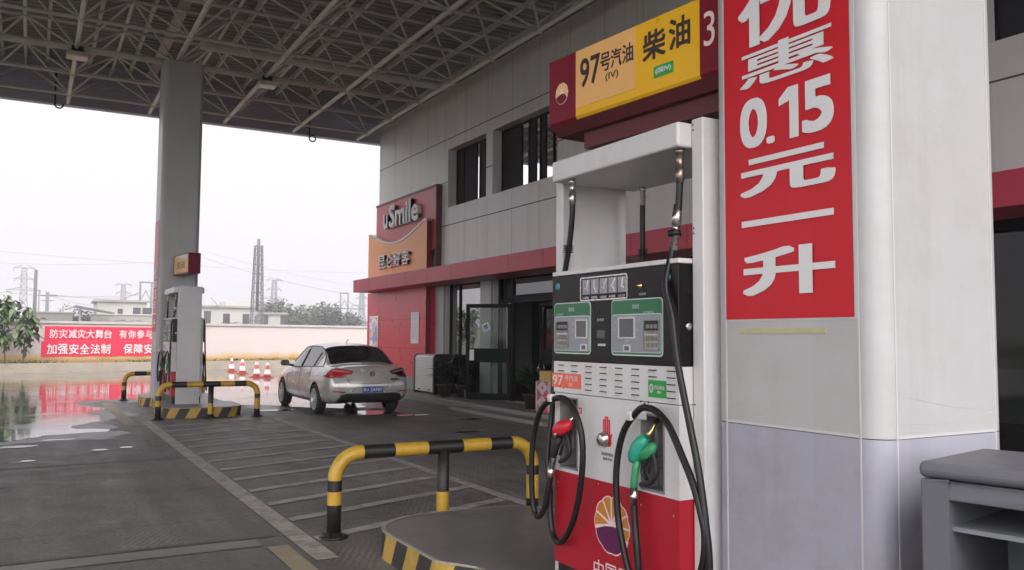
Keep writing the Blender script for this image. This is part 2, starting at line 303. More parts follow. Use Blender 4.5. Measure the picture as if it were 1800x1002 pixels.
# ================================================================== ground
def ground_mat():
    m = bpy.data.materials.new('damp concrete'); m.use_nodes = True; n = m.node_tree.nodes; l = m.node_tree.links; b = n['Principled BSDF']
    g = n.new('ShaderNodeNewGeometry')
    def noise(sc, det=8, ro=0.65, vec=None, dist=0.0):
        t = n.new('ShaderNodeTexNoise'); t.inputs['Scale'].default_value = sc; t.inputs['Detail'].default_value = det; t.inputs['Roughness'].default_value = ro; t.inputs['Distortion'].default_value = dist
        l.new(vec or g.outputs['Position'], t.inputs['Vector']); return t
    def ramp(src, p0, p1, c0=(0, 0, 0, 1), c1=(1, 1, 1, 1)):
        r = n.new('ShaderNodeValToRGB'); r.color_ramp.elements[0].position = p0; r.color_ramp.elements[1].position = p1
        r.color_ramp.elements[0].color = c0; r.color_ramp.elements[1].color = c1; l.new(src, r.inputs['Fac']); return r
    big = noise(0.35, 9, 0.7, dist=0.6); fine = noise(22, 8, 0.75); mid = noise(2.2, 8, 0.7, dist=0.8)
    c = ramp(big.outputs['Fac'], 0.32, 0.7, (0.122, 0.114, 0.110, 1), (0.23, 0.215, 0.207, 1))
    c2 = ramp(mid.outputs['Fac'], 0.3, 0.75, (0.5, 0.5, 0.5, 1), (1.3, 1.29, 1.26, 1))
    c3 = ramp(fine.outputs['Fac'], 0.3, 0.7, (0.55, 0.55, 0.55, 1), (1.4, 1.39, 1.36, 1))
    m1 = n.new('ShaderNodeMix'); m1.data_type = 'RGBA'; m1.blend_type = 'MULTIPLY'; m1.inputs['Factor'].default_value = 1
    l.new(c.outputs[0], m1.inputs['A']); l.new(c2.outputs[0], m1.inputs['B'])
    m2 = n.new('ShaderNodeMix'); m2.data_type = 'RGBA'; m2.blend_type = 'MULTIPLY'; m2.inputs['Factor'].default_value = 1
    l.new(m1.outputs['Result'], m2.inputs['A']); l.new(c3.outputs[0], m2.inputs['B'])
    # tyre streaks run along the lanes (y)
    mp = n.new('ShaderNodeMapping'); mp.inputs['Scale'].default_value = (2.4, 0.16, 1); l.new(g.outputs['Position'], mp.inputs['Vector'])
    st = noise(1.0, 6, 0.6, mp.outputs[0]); s2 = ramp(st.outputs['Fac'], 0.42, 0.66, (0.62, 0.61, 0.6, 1), (1.1, 1.1, 1.1, 1))
    m3 = n.new('ShaderNodeMix'); m3.data_type = 'RGBA'; m3.blend_type = 'MULTIPLY'; m3.inputs['Factor'].default_value = 0.8
    l.new(m2.outputs['Result'], m3.inputs['A']); l.new(s2.outputs[0], m3.inputs['B']); 
    # pressed anti-skid grooves with pale dust in them
    mg = n.new('ShaderNodeMapping'); mg.inputs['Rotation'].default_value = (0, 0, R(28)); l.new(g.outputs['Position'], mg.inputs['Vector'])
    wv = n.new('ShaderNodeTexWave'); wv.inputs['Scale'].default_value = 6; wv.inputs['Distortion'].default_value = 3.5; wv.inputs['Detail'].default_value = 3; wv.inputs['Detail Scale'].default_value = 2.0
    l.new(mg.outputs[0], wv.inputs['Vector'])
    pm = noise(0.8, 5, 0.6, dist=1.0); pr = ramp(pm.outputs['Fac'], 0.48, 0.68)
    wm = n.new('ShaderNodeMath'); wm.operation = 'MULTIPLY'; l.new(wv.outputs['Fac'], wm.inputs[0]); l.new(pr.outputs[0], wm.inputs[1])
    ws = n.new('ShaderNodeMath'); ws.operation = 'MULTIPLY'; ws.inputs[1].default_value = 0.6; l.new(wm.outputs[0], ws.inputs[0])
    sp = noise(1.5, 6, 0.62, dist=0.3); s3 = ramp(sp.outputs['Fac'], 0.62, 0.70, (1, 1, 1, 1), (0.5, 0.49, 0.48, 1))     # oil and tyre stains
    m5 = n.new('ShaderNodeMix'); m5.data_type = 'RGBA'; m5.blend_type = 'MULTIPLY'; m5.inputs['Factor'].default_value = 1
    l.new(m3.outputs['Result'], m5.inputs['A']); l.new(s3.outputs[0], m5.inputs['B']); m3 = m5
    cv = n.new('ShaderNodeTexVoronoi'); cv.feature = 'DISTANCE_TO_EDGE'; cv.inputs['Scale'].default_value = 0.22
    wp = n.new('ShaderNodeMix'); wp.data_type = 'RGBA'; wp.blend_type = 'LINEAR_LIGHT'; wp.inputs['Factor'].default_value = 0.25; l.new(g.outputs['Position'], wp.inputs['A']); l.new(mid.outputs['Color'], wp.inputs['B']); l.new(wp.outputs['Result'], cv.inputs['Vector'])
    cr = ramp(cv.outputs['Distance'], 0.0, 0.0045, (0.45, 0.44, 0.43, 1), (1, 1, 1, 1))
    m6 = n.new('ShaderNodeMix'); m6.data_type = 'RGBA'; m6.blend_type = 'MULTIPLY'; m6.inputs['Factor'].default_value = 0.7
    l.new(m3.outputs['Result'], m6.inputs['A']); l.new(cr.outputs[0], m6.inputs['B']); m3 = m6
    m4 = n.new('ShaderNodeMix'); m4.data_type = 'RGBA'; m4.inputs['B'].default_value = (0.25, 0.235, 0.215, 1)
    l.new(ws.outputs[0], m4.inputs['Factor']); l.new(m3.outputs['Result'], m4.inputs['A']); l.new(m4.outputs['Result'], b.inputs['Base Color'])
    rr = ramp(mid.outputs['Fac'], 0.3, 0.72, (0.42, 0.42, 0.42, 1), (0.8, 0.8, 0.8, 1)); l.new(rr.outputs[0], b.inputs['Roughness'])
    ad = n.new('ShaderNodeMath'); ad.operation = 'ADD'; l.new(fine.outputs['Fac'], ad.inputs[0]); l.new(wm.outputs[0], ad.inputs[1])
    bp = n.new('ShaderNodeBump'); bp.inputs['Strength'].default_value = 0.25; bp.inputs['Distance'].default_value = 0.006; l.new(ad.outputs[0], bp.inputs['Height']); l.new(bp.outputs[0], b.inputs['Normal'])
    return m
def water_mat():
    m = bpy.data.materials.new('rain water film'); m.use_nodes = True; n = m.node_tree.nodes; l = m.node_tree.links; b = n['Principled BSDF']
    g = n.new('ShaderNodeNewGeometry'); no = n.new('ShaderNodeTexNoise'); no.inputs['Scale'].default_value = 0.8; no.inputs['Detail'].default_value = 5; l.new(g.outputs['Position'], no.inputs['Vector'])
    r = n.new('ShaderNodeValToRGB'); r.color_ramp.elements[0].color = (0.05, 0.046, 0.04, 1); r.color_ramp.elements[1].color = (0.13, 0.118, 0.10, 1); l.new(no.outputs['Fac'], r.inputs['Fac']); l.new(r.outputs[0], b.inputs['Base Color'])
    b.inputs['Specular IOR Level'].default_value = 0.85
    mp = n.new('ShaderNodeMapping'); mp.inputs['Scale'].default_value = (0.5, 1.6, 1); l.new(g.outputs['Position'], mp.inputs['Vector'])
    w = n.new('ShaderNodeTexNoise'); w.inputs['Scale'].default_value = 2.2; w.inputs['Detail'].default_value = 4; l.new(mp.outputs[0], w.inputs['Vector'])
    w2 = n.new('ShaderNodeTexNoise'); w2.inputs['Scale'].default_value = 0.55; w2.inputs['Detail'].default_value = 6; w2.inputs['Roughness'].default_value = 0.7; l.new(g.outputs['Position'], w2.inputs['Vector'])
    r2 = n.new('ShaderNodeMapRange'); r2.inputs['From Min'].default_value = 0.42; r2.inputs['From Max'].default_value = 0.72; r2.inputs['To Min'].default_value = 0.015; r2.inputs['To Max'].default_value = 0.2
    l.new(w2.outputs['Fac'], r2.inputs['Value']); l.new(r2.outputs[0], b.inputs['Roughness'])
    bp = n.new('ShaderNodeBump'); bp.inputs['Strength'].default_value = 0.09; bp.inputs['Distance'].default_value = 0.02; l.new(w.outputs['Fac'], bp.inputs['Height']); l.new(bp.outputs[0], b.inputs['Normal'])
    return m
GM, WM = ground_mat(), water_mat()
mb = MB(); mb.add([(-60, -40, 0), (70, -40, 0), (70, 62, 0), (-60, 48, 0)], [(0, 1, 2, 3)])
tag(mb.build('ground', GM), kind='structure')
grass_far = mat('far scrub ground', (0.07, 0.085, 0.035), 0.9, var=0.4, scale=0.05)
mb = MB(); mb.add([(-3000, -3000, -0.05), (3000, -3000, -0.05), (3000, 3000, -0.05), (-3000, 3000, -0.05)], [(0, 1, 2, 3)])
tag(mb.build('terrain', grass_far), kind='structure')

def wobble(P, step=0.12, amp=0.12, seed=1):
    rnd = random.Random(seed); ph = [(rnd.uniform(0, 6.3), rnd.uniform(0.8, 1.25)) for _ in range(7)]
    out = []; s = 0
    for i in range(len(P)):
        a, b = Vector((*P[i], 0)), Vector((*P[(i+1) % len(P)], 0)); L = (b-a).length; n = max(1, int(L/step)); d = (b-a)/L; nn = Vector((-d.y, d.x, 0))
        for k in range(n):
            q = s + L*k/n; o = sum(math.sin(q*f*2.1**j*1.1+p)*amp/1.7**j for j, (p, f) in enumerate(ph)); out.append(a + d*(L*k/n) + nn*o + Vector((-d.x, -d.y, 0))*o*0.4)
        s += L
    return out
def puddle(P, amp=0.12, seed=1, step=0.12, z=0.006):
    mb = MB(); pts = wobble(P, step, amp, seed); mb.add([(p.x, p.y, z) for p in pts], [list(range(len(pts)))])
    return tag(mb.build('puddle', WM), kind='structure')
puddle([(-30, 16.2), (-6, 14.6), (-1.4, 14.7), (-0.3, 15.0), (0.3, 15.5), (1.15, 15.9), (0.9, 16.6), (1.3, 17.7), (1.05, 19.3), (1.25, 20.8), (1.15, 23.2), (2.2, 23.5),
        (3.6, 22.7), (4.1, 20.6), (4.8, 20.0), (5.5, 19.2), (6.4, 18.7), (7.3, 19.7), (8.2, 21.5), (8.4, 26.5), (11, 27), (40, 30), (40, 48.5), (-30, 34.8)], 0.16, 3)
damp = mat('damp concrete rim', (0.062, 0.057, 0.054), 0.4, var=0.3, scale=3, bump=0.15, bscale=40, rvar=0.14)
mb = MB(); pts = wobble([(-30, 15.4), (-6, 13.9), (-1.4, 14.1), (0.2, 14.6), (1.5, 15.3), (1.4, 17.0), (1.7, 18.3), (1.5, 21.0), (1.6, 22.6), (3.6, 22.0), (3.95, 20.3), (4.4, 18.9), (5.3, 18.0), (6.4, 17.6), (7.6, 18.6), (8.5, 20.8), (8.5, 27.5), (0, 27.5), (-30, 25)], 0.1, 0.22, 5); mb.add([(p.x, p.y, 0.003) for p in pts], [list(range(len(pts)))])
tag(mb.build('damp_ground', damp), kind='structure')
for k, (x, y, w, h) in enumerate([(0.03, 12.45, .11, .09), (0.9, 13.2, .10, .08), (1.25, 13.35, .09, .06), (-0.2, 14.1, .35, .12), (0.45, 14.75, .3, .10), (6.2, 17.2, .75, .5), (6.9, 16.3, .45, .22), (7.6, 15.0, .35, .14), (6.6, 13.0, .3, .1), (4.6, 18.6, .5, .2)]):
    puddle([(x-w, y), (x-.5*w, y+h), (x+.4*w, y+h), (x+w, y+.1*h), (x+.5*w, y-h), (x-.6*w, y-.8*h)], 0.025, 20+k, 0.03, 0.008)

def paint_mat():
    m = bpy.data.materials.new('worn road paint'); m.use_nodes = True; n = m.node_tree.nodes; l = m.node_tree.links; b = n['Principled BSDF']
    g = n.new('ShaderNodeNewGeometry'); t = n.new('ShaderNodeTexNoise'); t.inputs['Scale'].default_value = 5; t.inputs['Detail'].default_value = 9; t.inputs['Roughness'].default_value = 0.75; l.new(g.outputs['Position'], t.inputs['Vector'])
    r = n.new('ShaderNodeValToRGB'); e = r.color_ramp.elements; e[0].position = 0.30; e[0].color = (0.15, 0.142, 0.13, 1); e[1].position = 0.56; e[1].color = (0.42, 0.395, 0.345, 1); l.new(t.outputs['Fac'], r.inputs['Fac'])
    l.new(r.outputs[0], b.inputs['Base Color']); b.inputs['Roughness'].default_value = 0.7; return m
PM = paint_mat(); PM_Y = mat('worn yellowish road paint', (0.30, 0.26, 0.17), 0.65, var=0.35, scale=7, grime=0.5)
def strip(mb, pts_l, pts_r, z=0.005, mi=0):
    n = len(pts_l); mb.add([(x, y, z) for x, y in pts_l]+[(x, y, z) for x, y in pts_r], [(i, i+1, n+i+1, n+i) for i in range(n-1)], mi)
mb = MB()
for y0, y1, x0, x1 in ((6.05, 17.2, 1.84, 2.01), (6.3, 16.9, 4.16, 4.29)): strip(mb, [(x0, y0), (x0, y1)], [(x1, y0), (x1, y1)])
for k in range(13):
    y = 6.70+0.785*k; s = 0.36; w = 0.075
    strip(mb, [(2.03, y-w), (4.14, y-w+2.11*s)], [(2.03, y+w), (4.14, y+w+2.11*s)])
tag(mb.build('road_markings', PM), kind='structure')
mb = MB(); strip(mb, [(1.62, 1.5), (1.62, 6.6)], [(1.78, 1.5), (1.78, 6.6)]); strip(mb, [(1.52, 16.6), (1.52, 22.3)], [(1.74, 16.6), (1.74, 22.3)])
strip(mb, [(4.30, 6.3), (4.30, 1.0)], [(4.42, 6.3), (4.42, 1.0)])
tag(mb.build('road_markings', PM_Y), kind='structure')
mb = MB()
for y, x0, x1, w in ((6.97, -30, 1.80, .035), (11.9, -30, 1.80, .03), (11.9, 4.32, 8.5, .03), (2.0, -30, 2.2, .03)): strip(mb, [(x0, y-w-0.02*x0*0), (x1, y-w)], [(x0, y+w), (x1, y+w)])
for x in (-3.2, 6.5): strip(mb, [(x-.02, -20), (x-.02, 14.5)], [(x+.02, -20), (x+.02, 14.5)])
tag(mb.build('slab_joints', mat('joint tar', (0.05, 0.047, 0.045), 0.5, var=0.4, scale=5)), kind='structure')
mb = MB(); strip(mb, [(-12, 6.58), (-2, 6.66), (1.6, 6.66)], [(-12, 6.86), (-2, 6.9), (1.6, 6.9)])
tag(mb.build('road_patch', mat('patched concrete', (0.20, 0.19, 0.18), 0.6, var=0.4, scale=2.5, grime=0.7)), kind='structure')

# ================================================================== fuel islands
def arc(cx, cy, r, a0, a1, n=8): return [(cx+r*math.cos(R(a0+(a1-a0)*k/n)), cy+r*math.sin(R(a0+(a1-a0)*k/n))) for k in range(n+1)]
def fuel_island(y0, y1, label):
    """Dog bone outline: two wide heads and a narrower waist where the dispenser and pillar stand."""
    xa, xb, w = 2.27, 3.83, 0.16; h0, h1 = y0+1.6, y1-1.6
    out = arc(xb-.5, y1-.5, .5, 0, 90) + arc(xa+.5, y1-.5, .5, 90, 180)
    out += [(xa, h1+.25), (xa+w, h1), (xa+w, h0), (xa, h0-.25)]
    out += arc(xa+.5, y0+.5, .5, 180, 270) + arc(xb-.5, y0+.5, .5, 270, 360)
    out += [(xb, h0-.25), (xb-w, h0), (xb-w, h1), (xb, h1+.25)]
    P = []
    for i in range(len(out)):
        a, b = Vector((*out[i], 0)), Vector((*out[(i+1) % len(out)], 0)); L = (b-a).length
        if L < 1e-4: continue
        n = max(1, round(L/0.05)); P += [a+(b-a)*k/n for k in range(n)]
    H = 0.2; root = thing('fuel_island', label, 'kerbed island', (3.05, (y0+y1)/2, 0), 'raised fuel islands')
    mb = MB(); n = len(P); mb.add([(p.x, p.y, H) for p in P], [list(range(n))]); mb.build('top', island_top, root)
    # painted sides: slanted stripes
    mb = MB(); cum = [0]
    for i in range(n): cum.append(cum[-1]+(P[(i+1) % n]-P[i]).length)
    c = sum(P, Vector())/n; sh = -2
    for i in range(n):
        a, b = P[i], P[(i+1) % n]; a2, b2 = P[(i-sh) % n], P[(i+1-sh) % n]
        mb.add([(a.x, a.y, 0), (b.x, b.y, 0), (b2.x, b2.y, H-.012), (a2.x, a2.y, H-.012)], [(0, 1, 2, 3)], int(cum[i]/0.2) % 2)
    mb.build('striped_side', [kerb_yellow, kerb_black], root)
    mb = MB(); q = [p + (c-p).normalized()*0.045 for p in P]
    mb.add([(p.x, p.y, H-.012) for p in P]+[(p.x, p.y, H+.003) for p in P]+[(p.x, p.y, H+.003) for p in q], [(i, (i+1) % n, n+(i+1) % n, n+i) for i in range(n)]+[(n+i, n+(i+1) % n, 2*n+(i+1) % n, 2*n+i) for i in range(n)])
    mb.build('edge_band', island_edge, root)
    return root
island_top = mat('island concrete', (0.15, 0.147, 0.143), 0.38, var=0.35, scale=5, grime=0.5, bump=0.25, bscale=90, rvar=0.2)
island_edge = mat('island worn edge', (0.30, 0.28, 0.23), 0.5, var=0.4, scale=12, grime=0.5)
fuel_island(1.25, 6.30, 'grey concrete island with yellow and black kerb under the large near dispenser')
fuel_island(17.55, 22.45, 'striped concrete island under the far pillar, between two guard rails')

# ------------------------------------------------------------------ guard rails
def guard_rail():
    t = thing('guard_rail', 'black and yellow tubular guard rail in front of the near island, nearest of the three', 'guard rail', (3.09, 6.67, 0), 'striped tubular guard rails')
    x0, x1, y, H, r, br = 2.165, 4.015, 6.67, 0.665, 0.057, 0.21
    pts = [(x0, y, 0.01)] ; marks = []
    path = [(x0, y, z) for z in (0.01, .14, .25, .25, .36, .455)]
    path = [(x0, y, .01), (x0, y, .26), (x0, y, .262), (x0, y, .365), (x0, y, .367), (x0, y, H-br)]
    mi = [1, 1, 0, 0, 1]
    for k in range(1, 9): path.append((x0+br*(1-math.cos(R(90*k/8))), y, H-br+br*math.sin(R(90*k/8)))); mi.append(0)
    segs = [(x0+br+.02, 0), (x0+.50, 1), (x0+.80, 0), (x0+1.13, 1), (x0+1.40, 0), (x1-br-.02, 1)]
    for xx, m_ in segs: path.append((xx, y, H)); mi.append(m_)
    for k in range(0, 9): path.append((x1-br+br*math.sin(R(90*k/8)), y, H-br+br*math.cos(R(90*k/8)))); mi.append(0)
    for z, m_ in ((.37, 1), (.16, 0), (.01, 1)): path.append((x1, y, z)); mi.append(m_)
    mb = MB(); mb.tube(path, r, 14, mi); mb.build('rail', [yellow_paint, black_paint], t)
    mb = MB(); mb.tube([(3.12, y, .01), (3.12, y, .08), (3.12, y, .082), (3.12, y, .29), (3.12, y, .292), (3.12, y, H-.03)], r*.95, 14, [1, 1, 0, 0, 1]); mb.build('post', [yellow_paint, black_paint], t)
    for x in (x0, 3.12, x1):
        mb = MB(); mb.lathe((x, y, 0.003), [(.115, 0), (.118, .01), (.10, .02), (.068, .026), (.062, .045)], 18)
        for k in range(4): mb.lathe((x+.088*math.cos(k*1.57+.8), y+.088*math.sin(k*1.57+.8), .02), [(.012, 0), (.012, .018)], 6)
        mb.build('base_plate', black_paint, t)
    return t
gr = guard_rail()
g2 = copy_tree(gr); g2.location = (3.09, 17.42, 0); g2['label'] = 'black and yellow guard rail in front of the island with the far pillar'
g3 = copy_tree(gr); g3.location = (2.98, 22.95, 0); g3['label'] = 'striped guard rail mostly hidden behind the far pillar, by the wet ground'

# ------------------------------------------------------------------ pillars
def rsq(x0, x1, y0, y1, r): return rrect(x0, x1, y0, y1, r, 22)
def pillar(x0, x1, y0, y1, top, label):
    t = thing('pillar', label, 'pillar', ((x0+x1)/2, (y0+y1)/2, 0.2), 'white clad canopy pillars')
    r = 0.09; split = 1.232
    mb = MB(); mb.prism(rsq(x0, x1, y0, y1, r), 'z', 0.2, split, 0); 
    o = mb.build('base_cladding', pillar_grey, t)
    mb = MB(); mb.prism(rsq(x0, x1, y0, y1, r), 'z', split+0.004, top)
    o2 = mb.build('cladding', pillar_white, t)
    for oo in (o, o2):
        for p in oo.data.polygons: p.use_smooth = False
    mb = MB(); mb.prism(rsq(x0+.006, x1-.006, y0+.006, y1-.006, r), 'z', split-.001, split+.005); mb.build('joint', joint_dark, t)
    mb = MB(); w = 0.008
    for (x, y) in ((x0-.002, y0+r), (x0-.002, y1-r), (x1+.002-.006, y0+r), (x1-.004, y1-r)): mb.box(x, x+.006, y-w/2, y+w/2, .2, top)
    for (x, y) in ((x0+r, y0-.002), (x1-r, y0-.002), (x0+r, y1-.004), (x1-r, y1-.004)): mb.box(x-w/2, x+w/2, y, y+.006, .2, top)
    mb.build('trim', trim_white, t)
    mb = MB(); mb.box(x0-.0022, x0, y0+r+.006, y1-r-.006, split+.003, split+.014); mb.box(x0+r+.006, x1-r-.006, y0-.0022, y0, split+.003, split+.014); mb.build('joint_trim', trim_white, t)
    return t
NP = pillar(2.72, 3.52, 2.045, 2.925, 8.05, 'wide white and lavender grey pillar beside the near dispenser, with clean red price banner')
FP = pillar(2.46, 3.32, 20.5, 21.36, 7.95, 'tall grey pillar standing on the far island before the bright sky')
mb = MB(); mb.box(2.717, 2.7195, 2.285, 2.752, 1.628, 1.65)
mb.build('tape_residue', mat('old tape glue', (0.44, 0.42, 0.24), 0.6, var=0.2, scale=20), NP)
mb = MB()
for k, (za, zb, zc) in enumerate(((1.395, 1.345, 1.335), (1.288, 1.285, 1.325))):
    mb.tube(spline([(2.84, 2.0445, za), (3.15, 2.0445, zb), (3.42, 2.0448, zc-.01)], 10), 0.001, 5)
mb.build('scratch', trim_white, NP)
def price_banner(X, yc, zoff, w, label):
    t = thing('price_banner', label, 'banner', (X, yc, 1.69), 'red price banners on the pillars')
    y0, y1 = yc-.34*w, yc+.34*w; z0, z1 = 1.69, 4.25
    mb = MB(); n = 12
    mb.add([(X-.004-.0015*math.sin(k*1.3), y1+(y0-y1)*k/n, z) for z in (z0, z1) for k in range(n+1)] + [(X-.0005, y1, z0), (X-.0005, y0, z0), (X-.0005, y1, z1), (X-.0005, y0, z1)],
           [(k, k+1, n+2+k, n+1+k) for k in range(n)], 0, True)
    mb.build('sheet', poster_red, t)
    mb = MB(); frame_x(mb, X, y0-.011, y1+.011, z0-.008, z1+.008, .0105, .0022); mb.build('border', trim_white, t)
    mb = MB()
    for ch, a, b, c, d, bo in (('优', 2.735, 2.232, 2.885, 3.16, .022), ('惠', 2.728, 2.222, 2.703, 2.868, .012), ('元', 2.731, 2.222, 2.222, 2.388, .03), ('升', 2.722, 2.230, 1.790, 1.99, .03)):
        letter(mb, ch, (X-.0042, yc+(a-2.49)*w, c), U_X, V_Z, (a-b)*w, d-c, .0015, bo, lift=.0025)
    for ch, a, b in (('0', 2.729, 2.573), ('.', 2.575, 2.530), ('5', 2.382, 2.226)):
        zz = (2.437, 2.655) if ch != '.' else (2.437, 2.468)
        letter(mb, ch, (X-.0042, yc+(a-2.49)*w, zz[0]), U_X, V_Z, (a-b)*w, zz[1]-zz[0], .0015, .03, lift=.0025, res=6)
    one = [(2.505, 2.585), (2.505, 2.615), (2.455, 2.655), (2.402, 2.655), (2.402, 2.437), (2.448, 2.437), (2.448, 2.598), (2.475, 2.592)]
    mb.prism([(yc+(a-2.49)*w, b) for a, b in one], 'x', X-.0082, X-.006)
    mb.box(X-.0082, X-.006, yc-.256*w, yc+.236*w, 2.092, 2.119)
    mb.build('lettering', print_white, t)
    return t
price_banner(2.72, 2.49, 0, 1.0, 'red banner with large white price characters on the near white pillar')
price_banner(2.46, 20.93, 0, 1.05, 'narrow red banner seen edge-on on the far pillar')

# ================================================================== canopy: corrugated deck on a tubular space frame
CAN = thing('canopy', 'large grey steel space frame canopy with corrugated roof over the forecourt', 'canopy', (0, 12, 8))
GX, GY, DX = 2.74, 20.93, 2.077
XN = [GX+DX*k for k in range(-8, 4)]; YN = [GY+DX*k for k in range(-11, 3)]
ZB, ZT, ZD = 8.0, 8.92, 9.2
Y_FAR, Y_NEAR, X_W, X_E = 26.15, -2.7, -14.7, 11.3
mb = MB(); P = []
y = Y_NEAR; pitch = 0.24; prof = []
while y < Y_FAR:
    prof += [(y, ZD), (y+.10, ZD), (y+.13, ZD+.06), (y+.21, ZD+.06)]; y += pitch
n = len(prof); mb.add([(X_W, a, b) for a, b in prof]+[(X_E, a, b) for a, b in prof]+[(X_W, prof[0][0], ZD+.12), (X_E, prof[0][0], ZD+.12), (X_W, prof[-1][0], ZD+.12), (X_E, prof[-1][0], ZD+.12)],
    [(i, i+1, n+i+1, n+i) for i in range(n-1)]+[(2*n, 2*n+1, 2*n+3, 2*n+2)])
mb.build('roof_deck', deck_paint, CAN)
mb = MB()                               # purlins under the deck
for k in range(-14, 9):
    x = GX+DX*k/2+.5; mb.box(x-.035, x+.035, Y_NEAR, Y_FAR-.1, ZD-.13, ZD-.004)
mb.build('purlin', steel_truss, CAN); 
for x in XN:
    mb = MB(); mb.tube([(x, YN[0]-.4, ZB), (x, Y_FAR-.14, ZB)], .05, 8)
    for y in YN: mb.lathe((x, y, ZB), [(.0, -.085), (.06, -.07), (.085, 0), (.06, .07), (0, .085)], 8)
    mb.build('bottom_chord', steel_truss, CAN)
for y in YN:
    mb = MB(); thick = .075 if abs(y-GY) < .1 else .042
    mb.tube([(X_W+.2, y, ZB), (XN[-1]+.0, y, ZB)], thick, 8); mb.build('bottom_chord', steel_truss, CAN)
XT = [x+DX/2 for x in XN]; YT = [y+DX/2 for y in YN]
for x in XT: MB().tube([(x, YN[0], ZT), (x, YT[-1], ZT)], .04, 6).build('top_chord', steel_truss, CAN)
for y in YT: MB().tube([(X_W+.4, y, ZT), (XT[-1], y, ZT)], .04, 6).build('top_chord', steel_truss, CAN)
for y in YT:                            # web members, one lattice row at a time
    mb = MB()
    for x in XT:
        for sx in (-1, 1):
            for sy in (-1, 1):
                bx, by = x+sx*DX/2, y+sy*DX/2
                if bx > XN[-1]+.1 or by > YN[-1]+.1: continue
                mb.tube([(x, y, ZT), (bx, by, ZB)], .028, 6, cap=False)
        mb.lathe((x, y, ZT), [(0, -.08), (.065, -.06), (.08, 0), (.065, .06), (0, .08)], 8)
        mb.tube([(x, y, ZT), (x, y, ZD-.06)], .03, 6, cap=False)
    mb.build('lattice_web', steel_truss, CAN)
mb = MB(); mb.box(X_W, X_E, Y_FAR-.02, Y_FAR+.16, 7.99, 9.7); mb.box(X_W, X_E, Y_FAR-.06, Y_FAR+.2, 7.95, 7.985)
mb.box(X_W, X_E, Y_FAR-.10, Y_FAR-.021, 8.55, 8.62); mb.build('fascia', fascia_paint, CAN)
mb = MB(); mb.box(X_W-.16, X_W, Y_NEAR, Y_FAR+.16, 7.99, 9.7); mb.build('fascia', fascia_paint, CAN)
mb = MB(); mb.box(X_W, X_E, Y_NEAR-.16, Y_NEAR, 7.99, 9.7); mb.build('fascia', fascia_paint, CAN)
mb = MB(); mb.box(X_E, X_E+.16, Y_NEAR, Y_FAR+.16, 8.3, 9.7); mb.build('fascia', fascia_paint, CAN)
mb = MB(); mb.tube([(3.3, 21.1, 8.6), (10.4, 21.1, 8.55)], .105, 12); mb.build('drain_pipe', steel_truss, CAN)
mb = MB(); mb.box(2.62, 2.86, 12.0, 26.05, 9.0, 9.06); mb.build('cable_tray', mat('pale pinkish tray', (0.50, 0.43, 0.40), 0.6, var=0.15), CAN)
mb = MB(); mb.lathe((2.89, 20.93, 7.95), [(.30, 0), (.22, .03), (.1, .05)], 16); mb.build('pillar_head', steel_truss, CAN)

def canopy_lamp(x, label):
    t = thing('canopy_lamp', label, 'lamp', (x, 20.93, 7.8), 'floodlights under the canopy')
    MB().box(x-.2, x+.24, 20.66, 21.06, 7.76, 7.86).build('housing', mat('lamp housing', (0.52, 0.46, 0.42), 0.5), t, bevel=.015)
    MB().box(x-.17, x+.21, 20.69, 21.03, 7.752, 7.7605).build('lens', mat('lamp lens', (0.62, 0.60, 0.56), 0.25), t)
    MB().box(x-.10, x+.14, 20.8, 20.95, 7.86, 8.02).build('bracket', dark_metal, t)
canopy_lamp(0.66, 'flat square floodlight hanging from the canopy frame left of the far pillar')
canopy_lamp(4.83, 'flat square floodlight hanging from the canopy frame right of the far pillar')
def hook(x, z, a0, a1, label):
    mb = MB(); y = 26.08; r = .10
    P = [(x-r, y, z+.9)] + [(x+r*math.cos(R(a0+(a1-a0)*k/14)), y, z+r*math.sin(R(a0+(a1-a0)*k/14))) for k in range(15)]
    mb.tube(P, .022, 7); tag(mb.build('hook', dark_metal, loc=(x, y, z)), label, 'hook', 'hooks under the canopy edge')
hook(0.45, 7.93, 180, 370, 'open J shaped hook hanging below the canopy edge left of the far pillar')
hook(7.52, 7.86, 180, 500, 'nearly closed ring hook below the canopy edge between far pillar and store')

# ================================================================== store building
XF = 9.61
ST = thing('store_building', 'two storey grey panelled station store with ribbon windows and glass shopfront', 'building', (XF, 10, 0))
Y0, Y1 = -8.0, 25.62
def wall_x(mb, xa, xb, y0, y1, z0, z1, holes):
    ys = sorted({y0, y1, *[h[0] for h in holes], *[h[1] for h in holes]})
    for a, b in zip(ys[:-1], ys[1:]):
        hs = sorted([(h[2], h[3]) for h in holes if h[0] <= a+1e-6 and h[1] >= b-1e-6]); z = z0
        for ha, hb in hs:
            if ha > z+1e-4: mb.box(xa, xb, a, b, z, ha)
            z = hb
        if z < z1-1e-4: mb.box(xa, xb, a, b, z, z1)
UP = [(18.25, 20.45, 5.08, 6.66), (15.0, 17.92, 5.08, 6.66), (10.3, 13.95, 5.08, 6.66), (6.1, 9.75, 5.08, 6.66), (1.6, 5.75, 5.08, 6.66), (-3.5, 0.9, 5.08, 6.66)]
DN = [(18.42, 20.50, 0.15, 3.12), (12.6, 17.8, 0.15, 3.12), (6.6, 12.1, 0.15, 3.12), (0.8, 6.0, 0.15, 3.12), (-6, 0.2, 0.15, 3.12)]
mb = MB(); wall_x(mb, XF, XF+.3, Y0, Y1, 0, 8.27, UP+DN); mb.build('front_wall', facade_grey, ST)
mb = MB(); mb.box(XF+.3, 20, Y1-.3, Y1, 0, 8.27); mb.box(XF+.3, 20, Y0, Y0+.3, 0, 8.27); mb.box(20, 20.3, Y0, Y1, 0, 8.27); mb.build('side_wall', facade_grey, ST)
